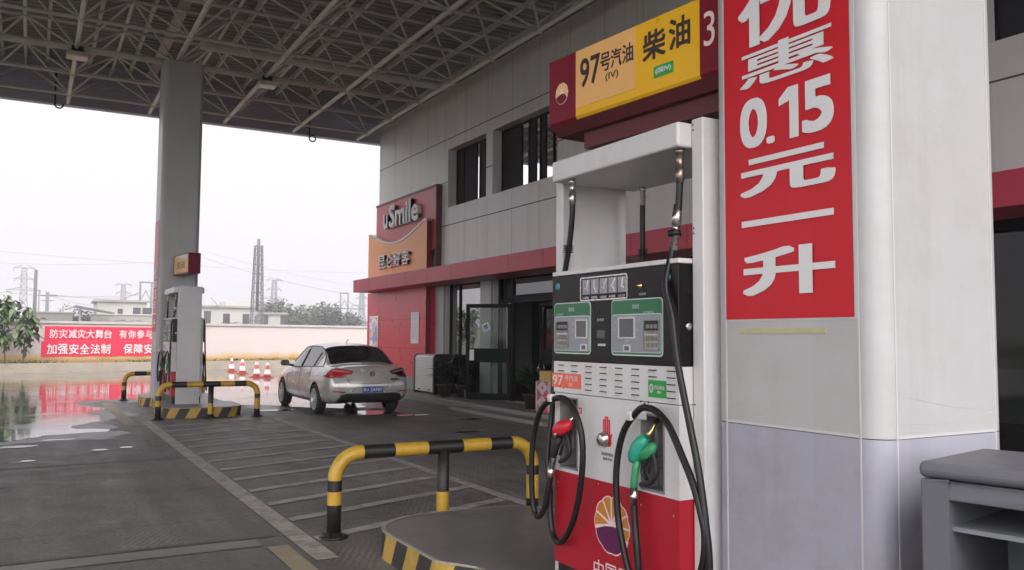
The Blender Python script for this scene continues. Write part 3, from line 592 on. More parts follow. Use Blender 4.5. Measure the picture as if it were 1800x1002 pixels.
mb = MB(); mb.box(XF+.3, 20, Y0+.3, Y1-.3, 8.0, 8.1); mb.build('roof', facade_grey, ST)
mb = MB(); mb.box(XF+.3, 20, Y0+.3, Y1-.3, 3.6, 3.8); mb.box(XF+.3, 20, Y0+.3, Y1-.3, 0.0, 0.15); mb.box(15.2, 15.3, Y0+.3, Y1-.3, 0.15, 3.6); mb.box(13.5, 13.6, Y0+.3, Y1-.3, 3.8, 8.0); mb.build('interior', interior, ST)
mb = MB(); e = .0025; jw = .012
def jline(y0, y1, z): mb.box(XF-e, XF+.001, y0, y1, z-jw, z+jw)
for z in (6.95, 4.61):
    jline(Y0, Y1, z)
    if z > 6: continue
for a, b in ((Y1, 20.45), (18.25, 17.92), (15.0, 13.95), (10.3, 9.75), (6.1, 5.75), (1.6, .9)): jline(b, a, 5.79)
mb.build('panel_joint', joint_dark, ST)
mb = MB()
for k in range(0, 29):
    y = Y1-.12-1.22*k
    for za, zb in ((0.16, 3.1), (3.45, 4.595), (4.63, 5.07), (6.67, 6.93), (6.97, 8.26)):
        if za < 1 and any(h[0]-.02 < y < h[1]+.02 for h in DN): continue
        mb.box(XF-.0018, XF+.001, y-.0035, y+.0035, za, zb)
mb.build('panel_joint', mat('fine joint', (0.2, 0.195, 0.19), 0.6), ST)
mb = MB(); mb.box(XF-.02, XF+.31, Y0, Y1+.02, 8.272, 8.33); mb.build('parapet_cap', facade_grey, ST)
def window(y0, y1, z0, z1, divs, n, screens=()):
    xg = XF+.25; f = MB()
    f.box(xg, xg+.05, y0, y1, z0, z0+.05); f.box(xg, xg+.05, y0, y1, z1-.05, z1); f.box(xg, xg+.05, y0, y0+.05, z0+.05, z1-.05); f.box(xg, xg+.05, y1-.05, y1, z0+.05, z1-.05)
    for d in divs: f.box(xg, xg+.05, d-.025, d+.025, z0+.05, z1-.05)
    fo = f.build('window', frame_dark, ST)
    edges = [y0+.05]+sorted(divs)+[y1-.05]
    for a, b in zip(edges[:-1], edges[1:]):
        k = len(edges)
        sc = any(s0 <= (a+b)/2 <= s1 for s0, s1 in screens)
        dx = random.Random(round(a*100)).uniform(-.004, .004)
        MB().add([(xg+.02+dx, a+.026 if a != y0+.05 else a, z0+.05), (xg+.02-dx, b-.026 if b != y1-.05 else b, z0+.05), (xg+.02-dx, b-.026 if b != y1-.05 else b, z1-.05), (xg+.02+dx, a+.026 if a != y0+.05 else a, z1-.05)], [(0, 1, 2, 3)]).build('insect_screen' if sc else 'pane', screen_dark if sc else glass_pane, fo)
window(*UP[0], [18.62, 19.08, 19.27, 20.0], 0, [(18.62, 19.08), (19.27, 20.45)])
window(*UP[1], [15.55, 15.9, 16.12, 16.33, 16.62, 16.95], 0, [(15.9, 16.12), (16.95, 18), (16.33, 16.5)])
window(*UP[2], [11.2, 12.1, 13.0], 0, [(12.1, 14)]); window(*UP[3], [7, 7.9, 8.8], 0, [(6, 7), (7.9, 8.8)]); window(*UP[4], [2.6, 3.6, 4.7], 0, [(3.6, 5.75)]); window(*UP[5], [-2.4, -1.2, 0], 0)
def shopfront(y0, y1, z0, z1, divs, rails):
    xg = XF+.12; f = MB()
    f.box(xg, xg+.07, y0, y1, z0, z0+.09); f.box(xg, xg+.07, y0, y1, z1-.08, z1); f.box(xg, xg+.07, y0, y0+.07, z0+.09, z1-.08); f.box(xg, xg+.07, y1-.07, y1, z0+.09, z1-.08)
    for d in divs: f.box(xg, xg+.07, d-.035, d+.035, z0+.09, z1-.08)
    fo = f.build('shop_window', frame_dark, ST); ed = [y0+.07]+sorted(divs)+[y1-.07]
    for a, b in zip(ed[:-1], ed[1:]):
        MB().add([(xg+.03, a, z0+.09), (xg+.03, b, z0+.09), (xg+.03, b, z1-.08), (xg+.03, a, z1-.08)], [(0, 1, 2, 3)]).build('pane', glass_store, fo)
shopfront(*DN[0], [19.9], 0); shopfront(*DN[2], [8.5, 10.3], 0); shopfront(*DN[3], [2.5, 4.3], 0); shopfront(*DN[4], [-3], 0)
# entrance: transom over an open pair of doors
f = MB(); xg = XF+.12; y0, y1, z1 = 12.6, 17.8, 3.12
f.box(xg, xg+.09, y0, y1, 2.42, 2.52); f.box(xg, xg+.09, y0, y1, z1-.08, z1)
for y in (17.75, 17.13, 15.1, 14.98, 12.65): f.box(xg, xg+.09, y-.05, y+.05, .15, z1-.08)
fo = f.build('entrance_frame', frame_dark, ST)
for a, b, za, zb in ((17.18, 17.7, .2, 2.42), (17.18, 17.7, 2.52, 3.04), (15.15, 17.08, 2.52, 3.04), (12.7, 14.93, .2, 2.42), (12.7, 14.93, 2.52, 3.04)):
    MB().add([(xg+.04, a, za), (xg+.04, b, za), (xg+.04, b, zb), (xg+.04, a, zb)], [(0, 1, 2, 3)]).build('pane', glass_dull if za > 2 else glass_store, fo)
MB().box(xg-.01, xg+.1, 14.9, 17.2, 2.53, 2.60).build('door_closer_box', frame_dark, fo)
def door(px, py, ang, wd, handle):
    """Glazed door leaf hinged at (px, py), swung by ang from the wall plane."""
    d = Vector((math.cos(ang), math.sin(ang), 0)); nrm = Vector((-d.y, d.x, 0)); f = MB()
    def B(a, b, z0, z1, t=.045): 
        p = Vector((px, py, 0))+d*a; q = Vector((px, py, 0))+d*b; o = nrm*t/2
        f.slab([(p-o).to_tuple()[:2]+(z0,), (q-o).to_tuple()[:2]+(z0,), (q-o).to_tuple()[:2]+(z1,), (p-o).to_tuple()[:2]+(z1,)], nrm, t)
    B(0, .08, .17, 2.40); B(wd-.08, wd, .17, 2.40); B(.08, wd-.08, .17, .32); B(.08, wd-.08, 2.31, 2.40)
    o = f.build('door', frame_dark, ST)
    f = MB(); B(.08, wd-.08, 1.04, 1.36, .05); f.build('mid_rail', frame_green, o)
    for za, zb in ((.32, 1.04), (1.36, 2.31)):
        p = Vector((px, py, 0))+d*.08; q = Vector((px, py, 0))+d*(wd-.08)
        MB().add([(p.x, p.y, za), (q.x, q.y, za), (q.x, q.y, zb), (p.x, p.y, zb)], [(0, 1, 2, 3)]).build('pane', glass_store, o)
    if handle:
        p = Vector((px, py, 0))+d*(wd-.05); 
        for s in (-1, 1): MB().tube([(p+nrm*s*.03)+Vector((0, 0, .62)), (p+nrm*s*.07)+Vector((0, 0, .64)), (p+nrm*s*.07)+Vector((0, 0, 1.0)), (p+nrm*s*.03)+Vector((0, 0, 1.02))], .012, 8).build('handle', chrome, o)
    return o, d, nrm
dr, dd, dn = door(9.66, 17.05, R(130), 1.12, False)
p = Vector((9.66, 17.05, 0))+dd*1.02
sgn = -1 if dn.y > 0 else 1
f = MB(); q = p+dn*sgn*.026-dd*.11
f.slab([(q.x, q.y, 1.08), (p.x+dn.x*sgn*.026, p.y+dn.y*sgn*.026, 1.08), (p.x+dn.x*sgn*.026, p.y+dn.y*sgn*.026, 1.33), (q.x, q.y, 1.33)], dn*sgn, .003); f.build('push_sticker', print_white, dr)
q = Vector((9.66, 17.05, 1.86))+dd*.62+dn*sgn*.004; tu = (dd*(-sgn if dn.x*sgn < 0 else sgn)*.9+Vector((0, 0, .35))).normalized()
tu = tu if tu.cross(Vector((0, 0, 1))).dot(dn*sgn) > 0 else Vector((-tu.x, -tu.y, tu.z)); tv = (dn*sgn).cross(tu).normalized()
MB().slab([q-tu*.09-tv*.09, q+tu*.09-tv*.09, q+tu*.09+tv*.09, q-tu*.09+tv*.09], dn*sgn, .002).build('push_sticker', print_white, dr)
f = MB(); letter(f, '推', q-tu*.065-tv*.065+dn*sgn*.002, tu, tv, .13, .13, .001, .02); f.build('lettering', mat('blue print', (.03, .05, .2), .5), dr)
door(9.75, 15.18, R(80), 1.02, True)
# awning band along the shopfront
mb = MB(); mb.box(8.70, XF-.001, -7.5, 25.35, 2.99, 3.37); mb.build('awning', awning_red, ST, bevel=.008)
mb = MB()
for k in range(22): mb.box(8.6985, 8.7015, 25.3-1.4*k-.004, 25.3-1.4*k+.004, 2.995, 3.365)
mb.build('awning_joint', joint_dark, ST)
mb = MB(); mb.box(XF-.002-.05, XF-.0005, 20.52, 21.06, .15, 2.99); mb.build('door_pier', mat('pale grey pier', (0.37, 0.365, 0.355), 0.45, var=0.06), ST)
mb = MB(); mb.box(XF-.06, XF-.0005, 17.83, 18.39, .15, 2.99); mb.build('door_pier', mat('pale grey pier', (0.37, 0.365, 0.355)), ST)
mb = MB(); mb.tube([(12.2, 15.9, 3.02), (12.2, 17.3, 3.02)], .03, 10); tb = glow('fluorescent tube', (0.85, 1, 0.95), 2.2)
fl = mb.build('fluorescent_lamp', tb, loc=(12.2, 16.6, 3.02)); tag(fl, 'lit fluorescent tube inside the store above the open doors', 'lamp')
MB().box(12.14, 12.26, 15.8, 17.4, 3.052, 3.12).build('lamp_body', white_metal, fl).location = (0, 0, 0)
# step in front of the store
step_m = mat('step concrete', (0.19, 0.183, 0.175), 0.5, var=0.25, scale=3, grime=0.4, bump=0.2)
mb = MB(); mb.box(8.58, XF+.001, -7, 25.4, 0.0, 0.148); tag(mb.build('pavement', step_m, bevel=.012), kind='structure')
mb = MB(); mb.box(8.15, 8.579, 13.2, 17.2, 0, .075); tag(mb.build('entrance_step', step_m, bevel=.01), kind='structure')

# shelves with goods just inside the doors
def shelf(y0, label):
    t = thing('store_shelf', label, 'shelf', (12.3, y0+.6, .15), 'shelves inside the store')
    f = MB()
    for z in (.2, .65, 1.1, 1.55, 2.0): f.box(12.1, 12.6, y0, y0+1.2, z, z+.03)
    f.box(12.55, 12.6, y0, y0+1.2, .23, 2.3); mbs = f.build('rack', frame_dark, t)
    gm = [mat('goods '+k, c, .5) for k, c in (('red', (.35, .03, .04)), ('white', (.4, .4, .42)), ('blue', (.05, .12, .3)), ('yellow', (.45, .3, .05)), ('green', (.05, .22, .08)))]
    rnd = random.Random(int(y0*10)); g = MB()
    for z in (.23, .68, 1.13, 1.58):
        yy = y0+.03
        while yy < y0+1.1:
            w, h = rnd.uniform(.07, .16), rnd.uniform(.16, .34); g.box(12.14, 12.4, yy, yy+w-.01, z, z+h, rnd.randrange(5)); yy += w
    o = g.build('goods', gm, t); o['kind'] = 'stuff'
for k, y in enumerate((13.0, 14.3, 15.6, 16.9)): shelf(y, ['dark shelf of packaged goods deep inside the store, right end', 'dark goods shelf inside the store behind the handled door leaf', 'dark goods shelf seen straight through the open doorway', 'dark goods shelf inside the store behind the swung open door'][k])

# ------------------------------------------------------------------ sign tower beside the entrance
SG = thing('sign_tower', 'red and orange sign wall with curved top edge and raised white lettering at store corner', 'sign', (9.45, 23.3, 0))
YA, YB = 21.1, 25.68
mb = MB(); mb.box(9.46, XF-.001, YA-.25+.01, YB-.25, 4.0, 5.72); mb.build('upper_panel', tower_pink, SG)
mb = MB(); mb.box(9.44, XF-.001, YA-.26, YB-.24, 5.722, 5.78); mb.box(9.44, XF-.001, YA-.29, YA-.262+.02, 3.4, 5.72);  mb.build('upper_trim', mat('dark sign trim', (0.10, 0.03, 0.035), .5), SG)
top = [(YA, 4.80), (YA+.25, 4.80)] + [(YA+.25+(YB-YA-.5)*k/24, 4.80-.42*math.sin(math.pi*min(1, max(0, (k/24))))**1.0*1.0) for k in range(1, 24)] + [(YB-.25, 4.80), (YB, 4.80)]
mb = MB(); mb.prism([(YA, 3.371)]+top+[(YB, 3.371)], 'x', 9.30, XF-.16); mb.build('orange_panel', tower_orange, SG)
mb = MB()
for a, b in zip(top[:-1], top[1:]): mb.add([(x, y, z+dz) for x in (9.285, XF-.155) for (y, z) in (a, b) for dz in (0.002, .06)], [(0, 1, 3, 2), (4, 6, 7, 5), (0, 4, 5, 1), (2, 3, 7, 6), (0, 2, 6, 4), (1, 5, 7, 3)])
mb.build('curved_trim', mat('silver trim', (0.42, 0.40, 0.40), 0.35, 0.3), SG)
mb = MB(); mb.box(9.30, XF-.001, YA, YB, .52, 2.989); mb.build('lower_panel', tower_red, SG)
mb = MB(); mb.box(9.31, XF-.001, YA-.001, YB, .148, .519); mb.build('plinth', mat('plinth grey', (0.22, 0.215, 0.21), .6, grime=.4), SG)
mb = MB(); mb.box(9.302, XF-.16, YA-.004, YA-.0005, .53, 2.98); mb.box(9.302, XF-.165, YA-.004, YA-.0005, 3.38, 4.79); mb.build('end_panel', mat('maroon end panel', (0.17, 0.012, 0.025), .45), SG)
mb = MB()
for z in (1.30, 2.12): mb.box(9.2985, 9.3, YA, YB, z-.006, z+.006)
mb.build('panel_joint', mat('red joint', (0.2, 0.012, 0.02), .6), SG)
a, b, c = at_x(676, 404, 9.39), at_x(737, 390, 9.39), at_x(729, 362, 9.39)
mb = MB(); letter(mb, 'u', (9.459, a.y, a.z), U_X, V_Z, .36, .46, .075, .03); letter(mb, 'Smile', (9.459, a.y-.46, a.z-.01), U_X, V_Z, a.y-.46-b.y, .70, .075, .03)
o = mb.build('lettering', [mat('letter white', (0.66, 0.65, 0.66), .45)], SG)
a, b = at_x(667, 474, 9.25), at_x(720, 438, 9.25)
mb = MB()
for k, ch in enumerate('昆仑好客'): letter(mb, ch, (9.299, a.y-(a.y-b.y)*k/3.85, a.z), U_X, V_Z, (a.y-b.y)/4.4, at_x(667, 451, 9.25).z-a.z, .07, .012)
mb.build('lettering', MATS['letter white'], SG)
# posters on the sign tower
PA = thing('framed_poster', 'silver framed purple and blue advertising poster on the red wall behind the car', 'poster', (9.29, 25.0, 1.4))
MB().box(9.262, 9.299, 24.66, 25.38, .95, 2.26).build('frame', chrome, PA, bevel=.01)
def poster_mat():
    m = bpy.data.materials.new('poster print'); m.use_nodes = True; n = m.node_tree.nodes; l = m.node_tree.links; b = n['Principled BSDF']
    g = n.new('ShaderNodeNewGeometry'); v = n.new('ShaderNodeTexVoronoi'); v.inputs['Scale'].default_value = 4.5; l.new(g.outputs['Position'], v.inputs['Vector'])
    r = n.new('ShaderNodeValToRGB'); e = r.color_ramp.elements; e[0].color = (.10, .10, .35, 1); e[1].color = (.6, .3, .6, 1); e[1].position = .9
    for p, c in ((.3, (.2, .35, .6, 1)), (.5, (.75, .7, .8, 1)), (.65, (.6, .4, .15, 1))): q = e.new(p); q.color = c
    l.new(v.outputs['Color'], r.inputs['Fac']); l.new(r.outputs[0], b.inputs['Base Color']); b.inputs['Roughness'].default_value = .25; return m
MB().box(9.258, 9.2615, 24.72, 25.32, 1.01, 2.20).build('print', poster_mat(), PA)
PB = thing('notice_sheet', 'tall white paper notice taped to the red wall left of the black cabinet', 'notice', (9.297, 21.8, 1.9))
mb = MB(); n = 6; mb.add([(9.293-.006*abs(math.sin(k*1.7+j)), 22.10-.56*k/n, 1.44+.87*j/n) for j in range(n+1) for k in range(n+1)], [(j*(n+1)+k, j*(n+1)+k+1, (j+1)*(n+1)+k+1, (j+1)*(n+1)+k) for j in range(n) for k in range(n)], 0, True)
mb.build('sheet', print_white, PB)
mb = MB()
for k in range(17):
    z = 2.26-.042*k
    if k == 5: continue
    mb.box(9.2845, 9.2855, 21.60+.05*((k*7) % 5)/5, 22.04, z-.008, z+.004)
mb.build('text_lines', mat('faint print', (.38, .36, .36), .6), PB)

# ================================================================== fuel dispenser
XD = 2.6; YL, YR = 4.108, 3.018          # display face and its two ends
FD = thing('fuel_dispenser', 'large white, black and red twin hose fuel dispenser in front, beside the white pillar', 'fuel pump', (2.9, 3.56, 0.2), 'white and red fuel dispensers')
def yz(px, py, X=XD): p = at_x(px, py, X); return p.y, p.z
for y0, y1 in ((2.937, 3.013), (4.122, 4.198)): MB().box(2.68, 3.14, y0, y1, .2, 2.637).build('side_column', white_metal, FD, bevel=.006)
mb = MB()
for z in (2.61, 2.585, 2.12, 2.095, 1.3): mb.lathe((2.6785, 3.0, z), [(.005, 0), (.004, .003)], 8, axis='x')
mb.build('rivet', dark_metal, FD)
mb = MB(); mb.box(2.6, 3.2, 3.016, 4.119, 2.503, 2.622); mb.build('top_canopy', white_metal, FD, bevel=.012, bseg=3)
# cabinet behind the face
mb = MB(); mb.box(2.70, 3.2, YR, YL-.02, .34, 1.955); mb.build('cabinet', cream_metal, FD)
mb = MB(); mb.box(2.6, 3.2, YR-.002, YL, 1.955, 1.979); mb.build('top_trim', white_metal, FD, bevel=.004)
mb = MB(); mb.box(2.6, 2.70, YR, YL, 1.474, 1.9545); mb.build('display_panel', black_panel, FD, bevel=.004)
mb = MB(); mb.box(3.2, 3.23, YR, YL, 1.474, 1.9545); mb.build('display_panel', black_panel, FD)
# lower body: skin with two nozzle recesses
YLo = 4.075; holes = [(3.850, 4.010, .893, 1.268), (3.128, 3.288, .884, 1.235)]
mb = MB(); wall_x(mb, 2.6, 2.70, YR, YLo, .866, 1.296, holes); mb.build('front_panel', white_metal, FD)
mb = MB(); mb.box(2.6, 2.70, YR, YLo+.015, 1.299, 1.4735); mb.build('vent_panel', white_metal, FD, bevel=.003)
mb = MB(); mb.box(2.6, 2.70, YR, YLo, .36, .8655); mb.build('red_skirt', red_metal, FD, bevel=.003)
mb = MB(); mb.box(2.62, 2.70, YR+.01, YLo-.01, .2, .36); mb.box(2.70, 3.18, YR+.01, YLo, .2, .34); mb.build('base', dark_metal, FD)
mb = MB(); mb.box(2.71, 3.201, YR-.003, YR-.0005, .36, .8655); mb.build('red_end', red_metal, FD)
for a, b, c, d in holes:
    mb = MB(); mb.box(2.698, 2.6995, a+.001, b-.001, c+.001, d-.001)
    mb.box(2.6, 2.698, b-.004, b-.001, c, d); mb.box(2.6, 2.698, a+.001, a+.004, c, d); mb.box(2.6, 2.698, a+.004, b-.004, c, c+.003); mb.box(2.6, 2.698, a+.004, b-.004, d-.003, d)
    frame_x(mb, 2.6, a-.008, b+.008, c-.008, d+.008, .009, .004)
    mb.box(2.64, 2.697, (a+b)/2+.015, (a+b)/2+.035, c+.1, d)
    mb.build('nozzle_holster', holster_grey, FD)
mb = MB()                                     # pressed louvres: dark slot with a lit lower lip
for i in range(8):
    yc = 4.045 - i*.1345
    for j in range(5):
        z = 1.452-.0315*j
        if i < 2 and j > 1 or i == 6 and j > 1: continue
        mb.box(2.5985, 2.6005, yc-.062, yc, z-.0028, z+.0028, 0); mb.prism([(2.5935, z-.010), (2.6005, z-.010), (2.6005, z-.0028)], 'y', yc-.060, yc-.002, 1)
mb.build('vent_slots', [dark_metal, white_metal], FD)
# stickers
def sticker(y0, y1, z0, z1, m_, name, extra=None, lm=print_white):
    s = MB(); rect_x(s, XD, y0, y1, z0, z1, .0025); o = s.build(name, m_, FD)
    if extra: l = MB(); extra(l); l.build('lettering', lm, o)
    return o
def t97(l):
    letter(l, '97', (2.5972, 4.092, 1.340), U_X, V_Z, .105, .056, .0008, .01); letter(l, '号汽油', (2.5972, 3.968, 1.368), U_X, V_Z, .125, .030, .0008, .006); letter(l, 'IV', (2.5972, 3.925, 1.336), U_X, V_Z, .035, .022, .0008)
sticker(3.812, 4.103, 1.327, 1.407, red_label, 'grade_sticker', t97)
def t0(l):
    letter(l, '0', (2.5972, 3.226, 1.345), U_X, V_Z, .028, .042, .0008); letter(l, '号车用柴油', (2.5972, 3.190, 1.361), U_X, V_Z, .074, .020, .0008, .004); letter(l, '国IV', (2.5972, 3.168, 1.342), U_X, V_Z, .03, .014, .0008)
sticker(3.106, 3.238, 1.323, 1.405, green_label, 'grade_sticker', t0)
sticker(3.808, 3.846, 1.196, 1.228, mat('dark red sticker', (.42, .03, .03), .5), 'number_sticker', lambda l: letter(l, '31', (2.5972, 3.838, 1.202), U_X, V_Z, .024, .02, .0008, .02))
# emergency stop: red hand print with a steel push button
mb = MB(); rect_x(mb, XD, 3.538, 3.612, 1.048, 1.105, .0015, r=.018)
for k, (y, h) in enumerate(((3.604, .075), (3.588, .09), (3.571, .09), (3.555, .075))): mb.prism(rrect(y-.006, y+.006, 1.09, 1.112+h, .005, 3), 'x', 2.5985, 2.6002)
mb.prism([(3.545, 1.075), (3.53, 1.11), (3.538, 1.118), (3.556, 1.10)], 'x', 2.5985, 2.6002)
mb.build('hand_emblem', red_plastic, FD)
mb = MB(); mb.lathe((2.6, 3.592, 1.083), [(.040, 0), (.040, -.012), (.034, -.02), (.033, -.032), (.026, -.037), (0, -.038)], 24, axis='x'); mb.build('stop_button', chrome, FD)
mb = MB(); letter(mb, '加油时请勿', (2.6, 3.625, 1.0), U_X, V_Z, .10, .018, .0006, 0); letter(mb, '使用手机', (2.6, 3.612, .976), U_X, V_Z, .08, .016, .0006, 0); mb.build('lettering', print_black, FD)
# flower emblem
def flower(parent, X, yc, zc, ry, rz, white, orange, purple, tilt=0.0, frame=None):
    N = 10; P = []
    def pt(a, rr): return (yc-ry*rr*math.cos(a), zc+rz*rr*math.sin(a))
    def rim(a): return 1-.055*(1-abs(math.sin((a-R(90))*N/2+math.pi/2*0))**.7*1.0)
    out = [pt(R(k*3), rim(R(k*3))) for k in range(120)]
    lay = lambda poly, x0, mi, mb: mb.prism(poly, 'x', x0-.0008, x0, mi)
    W_, O_, U_ = MB(), MB(), MB()
    lay(out, X-.0005, 0, W_)
    c = (yc+ry*.0, zc+rz*.02); wv = .06
    edges = [R(192-18-a) for a in (0,)]
    a0, a1 = -22, 190
    cuts = [190, 158, 122, 92, 60, 30, 2, -26]
    for i in range(len(cuts)-1):
        hi, lo = cuts[i]-2.2, cuts[i+1]+2.2
        arcp = [pt(R(lo+(hi-lo)*k/10), rim(R(lo+(hi-lo)*k/10))*.955) for k in range(11)]
        m = R((hi+lo)/2); s = .17; st = (c[0]-ry*s*math.cos(m), c[1]+rz*s*math.sin(m)); lay([st]+arcp, X-.0015, 0, O_)
    low = [pt(R(a), rim(R(a))*.955) for a in range(196, 329, 4)]
    wave = [pt(R(-30), .93), (yc-ry*.55, zc-rz*.14), (yc-ry*.25, zc-rz*.02), (yc, zc-.03*rz), (yc+ry*.4, zc-rz*.09)]
    lay(low+wave, X-.0015, 0, U_)
    o = W_.build('flower_emblem', white, parent); 
    for q, n_, m_ in ((O_, 'petals', orange), (U_, 'lower_petals', purple)): q.build(n_, m_, o)
    return o
flower(FD, XD-.0006, 3.535, .655, .152, .148, print_pink, petal_orange, petal_purple)
mb = MB()
for k, ch in enumerate('中国石油'): letter(mb, ch, (2.5995, 3.69-.106*k, .372), U_X, V_Z, .088, .088, .0012, .004)
mb.build('lettering', print_pink, FD)
mb = MB()
for y, z in ((3.65, .845), (3.30, .80), (3.06, .79), (4.04, .80)): mb.lathe((XD, y, z), [(.006, 0), (.004, -.004)], 8, axis='x')
mb.build('bolt', chrome, FD)
MB().lathe((2.7, YR-.003, .79), [(.016, 0), (.016, -.008), (.008, -.008)], 12, axis='y').build('lock', chrome, FD)
MB().lathe((2.66, YR, 1.66), [(.018, 0), (.018, -.006), (.008, -.007)], 14, axis='y').build('lock', chrome, FD)
# pictogram strip
y0, z1 = yz(1112, 475)[0], 0
mb = MB(); frame_x(mb, XD, 3.402, 3.822, 1.803, 1.932, .007, .0022, r=.012); fo = mb.build('pictogram_strip', chrome, FD)
pic = mat('grey pictogram', (.30, .30, .32), .5, var=.5, scale=45)
mb = MB()
for k in range(5): rect_x(mb, XD, 3.8-.0795*k-.068, 3.8-.0795*k, 1.838, 1.918, .002)
mb.build('pictograms', pic, fo)
mb = MB()
for k, tx in enumerate(('①提枪', '②选择油品', '③加油', '④挂枪', '⑤打印')): letter(mb, tx, (XD, 3.797-.0795*k, 1.814), U_X, V_Z, .056, .013, .0006)
mb.build('lettering', print_white, fo)
mb = MB()
for k in range(5):
    yc = 3.766-.0795*k; a = [(.02, .02), (-.015, -.005), (.01, .03), (-.02, .025), (.0, .01)][k]
    mb.tube([(XD-.003, yc+a[0], 1.845), (XD-.003, yc-a[0]*.3, 1.875), (XD-.003, yc-a[1], 1.912)], .004, 5); mb.tube([(XD-.003, yc-.018, 1.86), (XD-.003, yc+.012, 1.872)], .003, 5)
mb.build('pictogram_lines', mat('pale pictogram line', (.5, .5, .52), .5), fo)
# blue marks, red key
for (y, z) in ((4.048, 1.893), (3.094, 1.892)): MB().lathe((XD, y, z), [(.022, 0), (.022, -.003), (0, -.003)], 20, axis='x').build('blue_badge', mat('blue badge', (.05, .24, .33), .4), FD)
mb = MB(); mb.lathe((XD, 3.297, 1.862), [(.014, 0), (.014, -.006), (.006, -.008), (.006, -.02), (0, -.02)], 14, axis='x'); mb.build('key_lock', brass, FD)
mb = MB(); letter(mb, '加油键', (XD, 3.31, 1.815), U_X, V_Z, .055, .013, .0006); mb.build('lettering', mat('dull print', (.35, .34, .33), .5), FD)
# the two payment panels
def payment(ya, yb, zb, zt, kp, sc, bt):
    o = MB(); rect_x(o, XD, ya, yb, zb, zt, .002, r=.022); root = o.build('payment_panel', mint_line, FD)
    g = MB(); rect_x(g, XD-.002, ya+.005, yb-.005, zb+.007, zt-.005, .0015, r=.02); g.build('green_field', green_print, root)
    g = MB(); rect_x(g, XD-.0035, ya+.007, yb-.007, zb+.016, zt-.075, .0012, r=.014); g.build('inner_line', mint_line, root)
    g = MB(); rect_x(g, XD-.0047, ya+.010, yb-.010, zb+.0195, zt-.079, .0012, r=.012); g.build('grey_field', grey_panel, root)
    l = MB(); letter(l, '加油位', (XD-.0035, (ya+yb)/2+.028, zt-.05), U_X, V_Z, .056, .024, .0006, .01)
    letter(l, 'IC卡操作区', (XD-.0059, kp[1]+.002, kp[3]+.035), U_X, V_Z, .075, .012, .0006); letter(l, '打印机', (XD-.0059, (bt[0]+bt[1])/2+.02, bt[3]+.014), U_X, V_Z, .04, .011, .0006); 
    for zz in (.72, .35): letter(l, '总', (XD-.0059, sc[1]+.028, sc[2]+(sc[3]-sc[2])*zz), U_X, V_Z, .012, .012, .0006); letter(l, '元', (XD-.0059, sc[0]-.014, sc[2]+(sc[3]-sc[2])*zz), U_X, V_Z, .012, .012, .0006)
    l.build('lettering', mat('dull mint print', (.42, .48, .46), .5), root)
    for nm, q in (('screen', sc), ('small_screen', bt)):
        s = MB(); frame_x(s, XD-.0055, *q, .008, .005); rect_x(s, XD-.0055, q[0]+.008, q[1]-.008, q[2]+.008, q[3]-.008, .002, 1); s.build(nm, [trim_white, lcd], root)
    # recessed card and keypad bay: a rim, a sloped bed and keys
    a, b, c, d = kp; k = MB(); frame_x(k, XD-.0055, a-.003, b+.003, c-.003, d+.003, .004, .006, 1, r=.01)
    k.add([(XD-.0062, b, c), (XD-.0062, a, c), (XD-.0062, a, d-.05), (XD-.0062, b, d-.05), (XD-.0062, a, d), (XD-.0062, b, d)], [(0, 1, 2, 3)], 0); k.add([(XD-.0062, b, d-.05), (XD-.0062, a, d-.05), (XD-.0062, a, d), (XD-.0062, b, d)], [(0, 1, 2, 3)], 2)
    for i in range(3):
        for j in range(4): k.box(XD-.011, XD-.006, a+.012+i*(b-a-.02)/3, a+.012+i*(b-a-.02)/3+(b-a)*.2, c+.012+j*.03, c+.012+j*.03+.02, 1)
    k.box(XD-.02, XD-.006, a+.01, b-.02, d-.072, d-.064, 3)
    k.build('keypad', [grey_recess, holster_grey, dark_metal, trim_white], root)
payment(3.722, 4.082, 1.517, 1.8, (3.930, 4.052, 1.555, 1.695), (3.735+.012, 3.86, 1.602, 1.705), (3.752, 3.810, 1.535, 1.572))
payment(3.128, 3.535, 1.517, 1.8, (3.152, 3.262, 1.55, 1.69), (3.335, 3.47, 1.602, 1.71), (3.372, 3.428, 1.535, 1.572))
mb = MB(); letter(mb, '发卡打印', (XD, 3.665, 1.692), U_X, V_Z, .06, .016, .0006); rect_x(mb, XD, 3.59, 3.655, 1.563, 1.575, .002); mb.build('lettering', trim_white, FD)
mb = MB(); rect_x(mb, XD, 3.592, 3.662, 1.605, 1.645, .004); mb.build('printer_slot', mat('dark grey slot', (.07, .07, .07), .35), FD)
# hose clips
for (y, z) in ((3.985, 1.262), (3.268, 1.222)):
    mb = MB(); P = [(2.6, z-.012), (2.53, z-.004), (2.503, z-.012), (2.497, z+.02), (2.51, z+.034), (2.53, z+.03), (2.6, z+.026)]
    mb.prism(P, 'y', y-.017, y+.017); mb.build('hose_hook', cream_metal, FD, bevel=.004)
    mb = MB(); [mb.lathe((2.6, y+dy, z+dz), [(.006, 0), (.005, -.003)], 6, axis='x') for dy, dz in ((.03, .075), (-.03, .075), (0, .066))]; mb.build('clip_screw', dark_metal, FD)

# hoses and couplings
def hose(P, name='hose'): 
    mb = MB(); mb.tube(spline(P, 8), .0165, 12); return mb.build(name, rubber, FD)
def px(a, b, X): return at_x(a, b, 2.6-(2.6-X)*.6)
def coupling(parent, path, rad, m, name='coupling'):
    mb = MB(); mb.tube(path, rad, 14); return mb.build(name, m, parent)
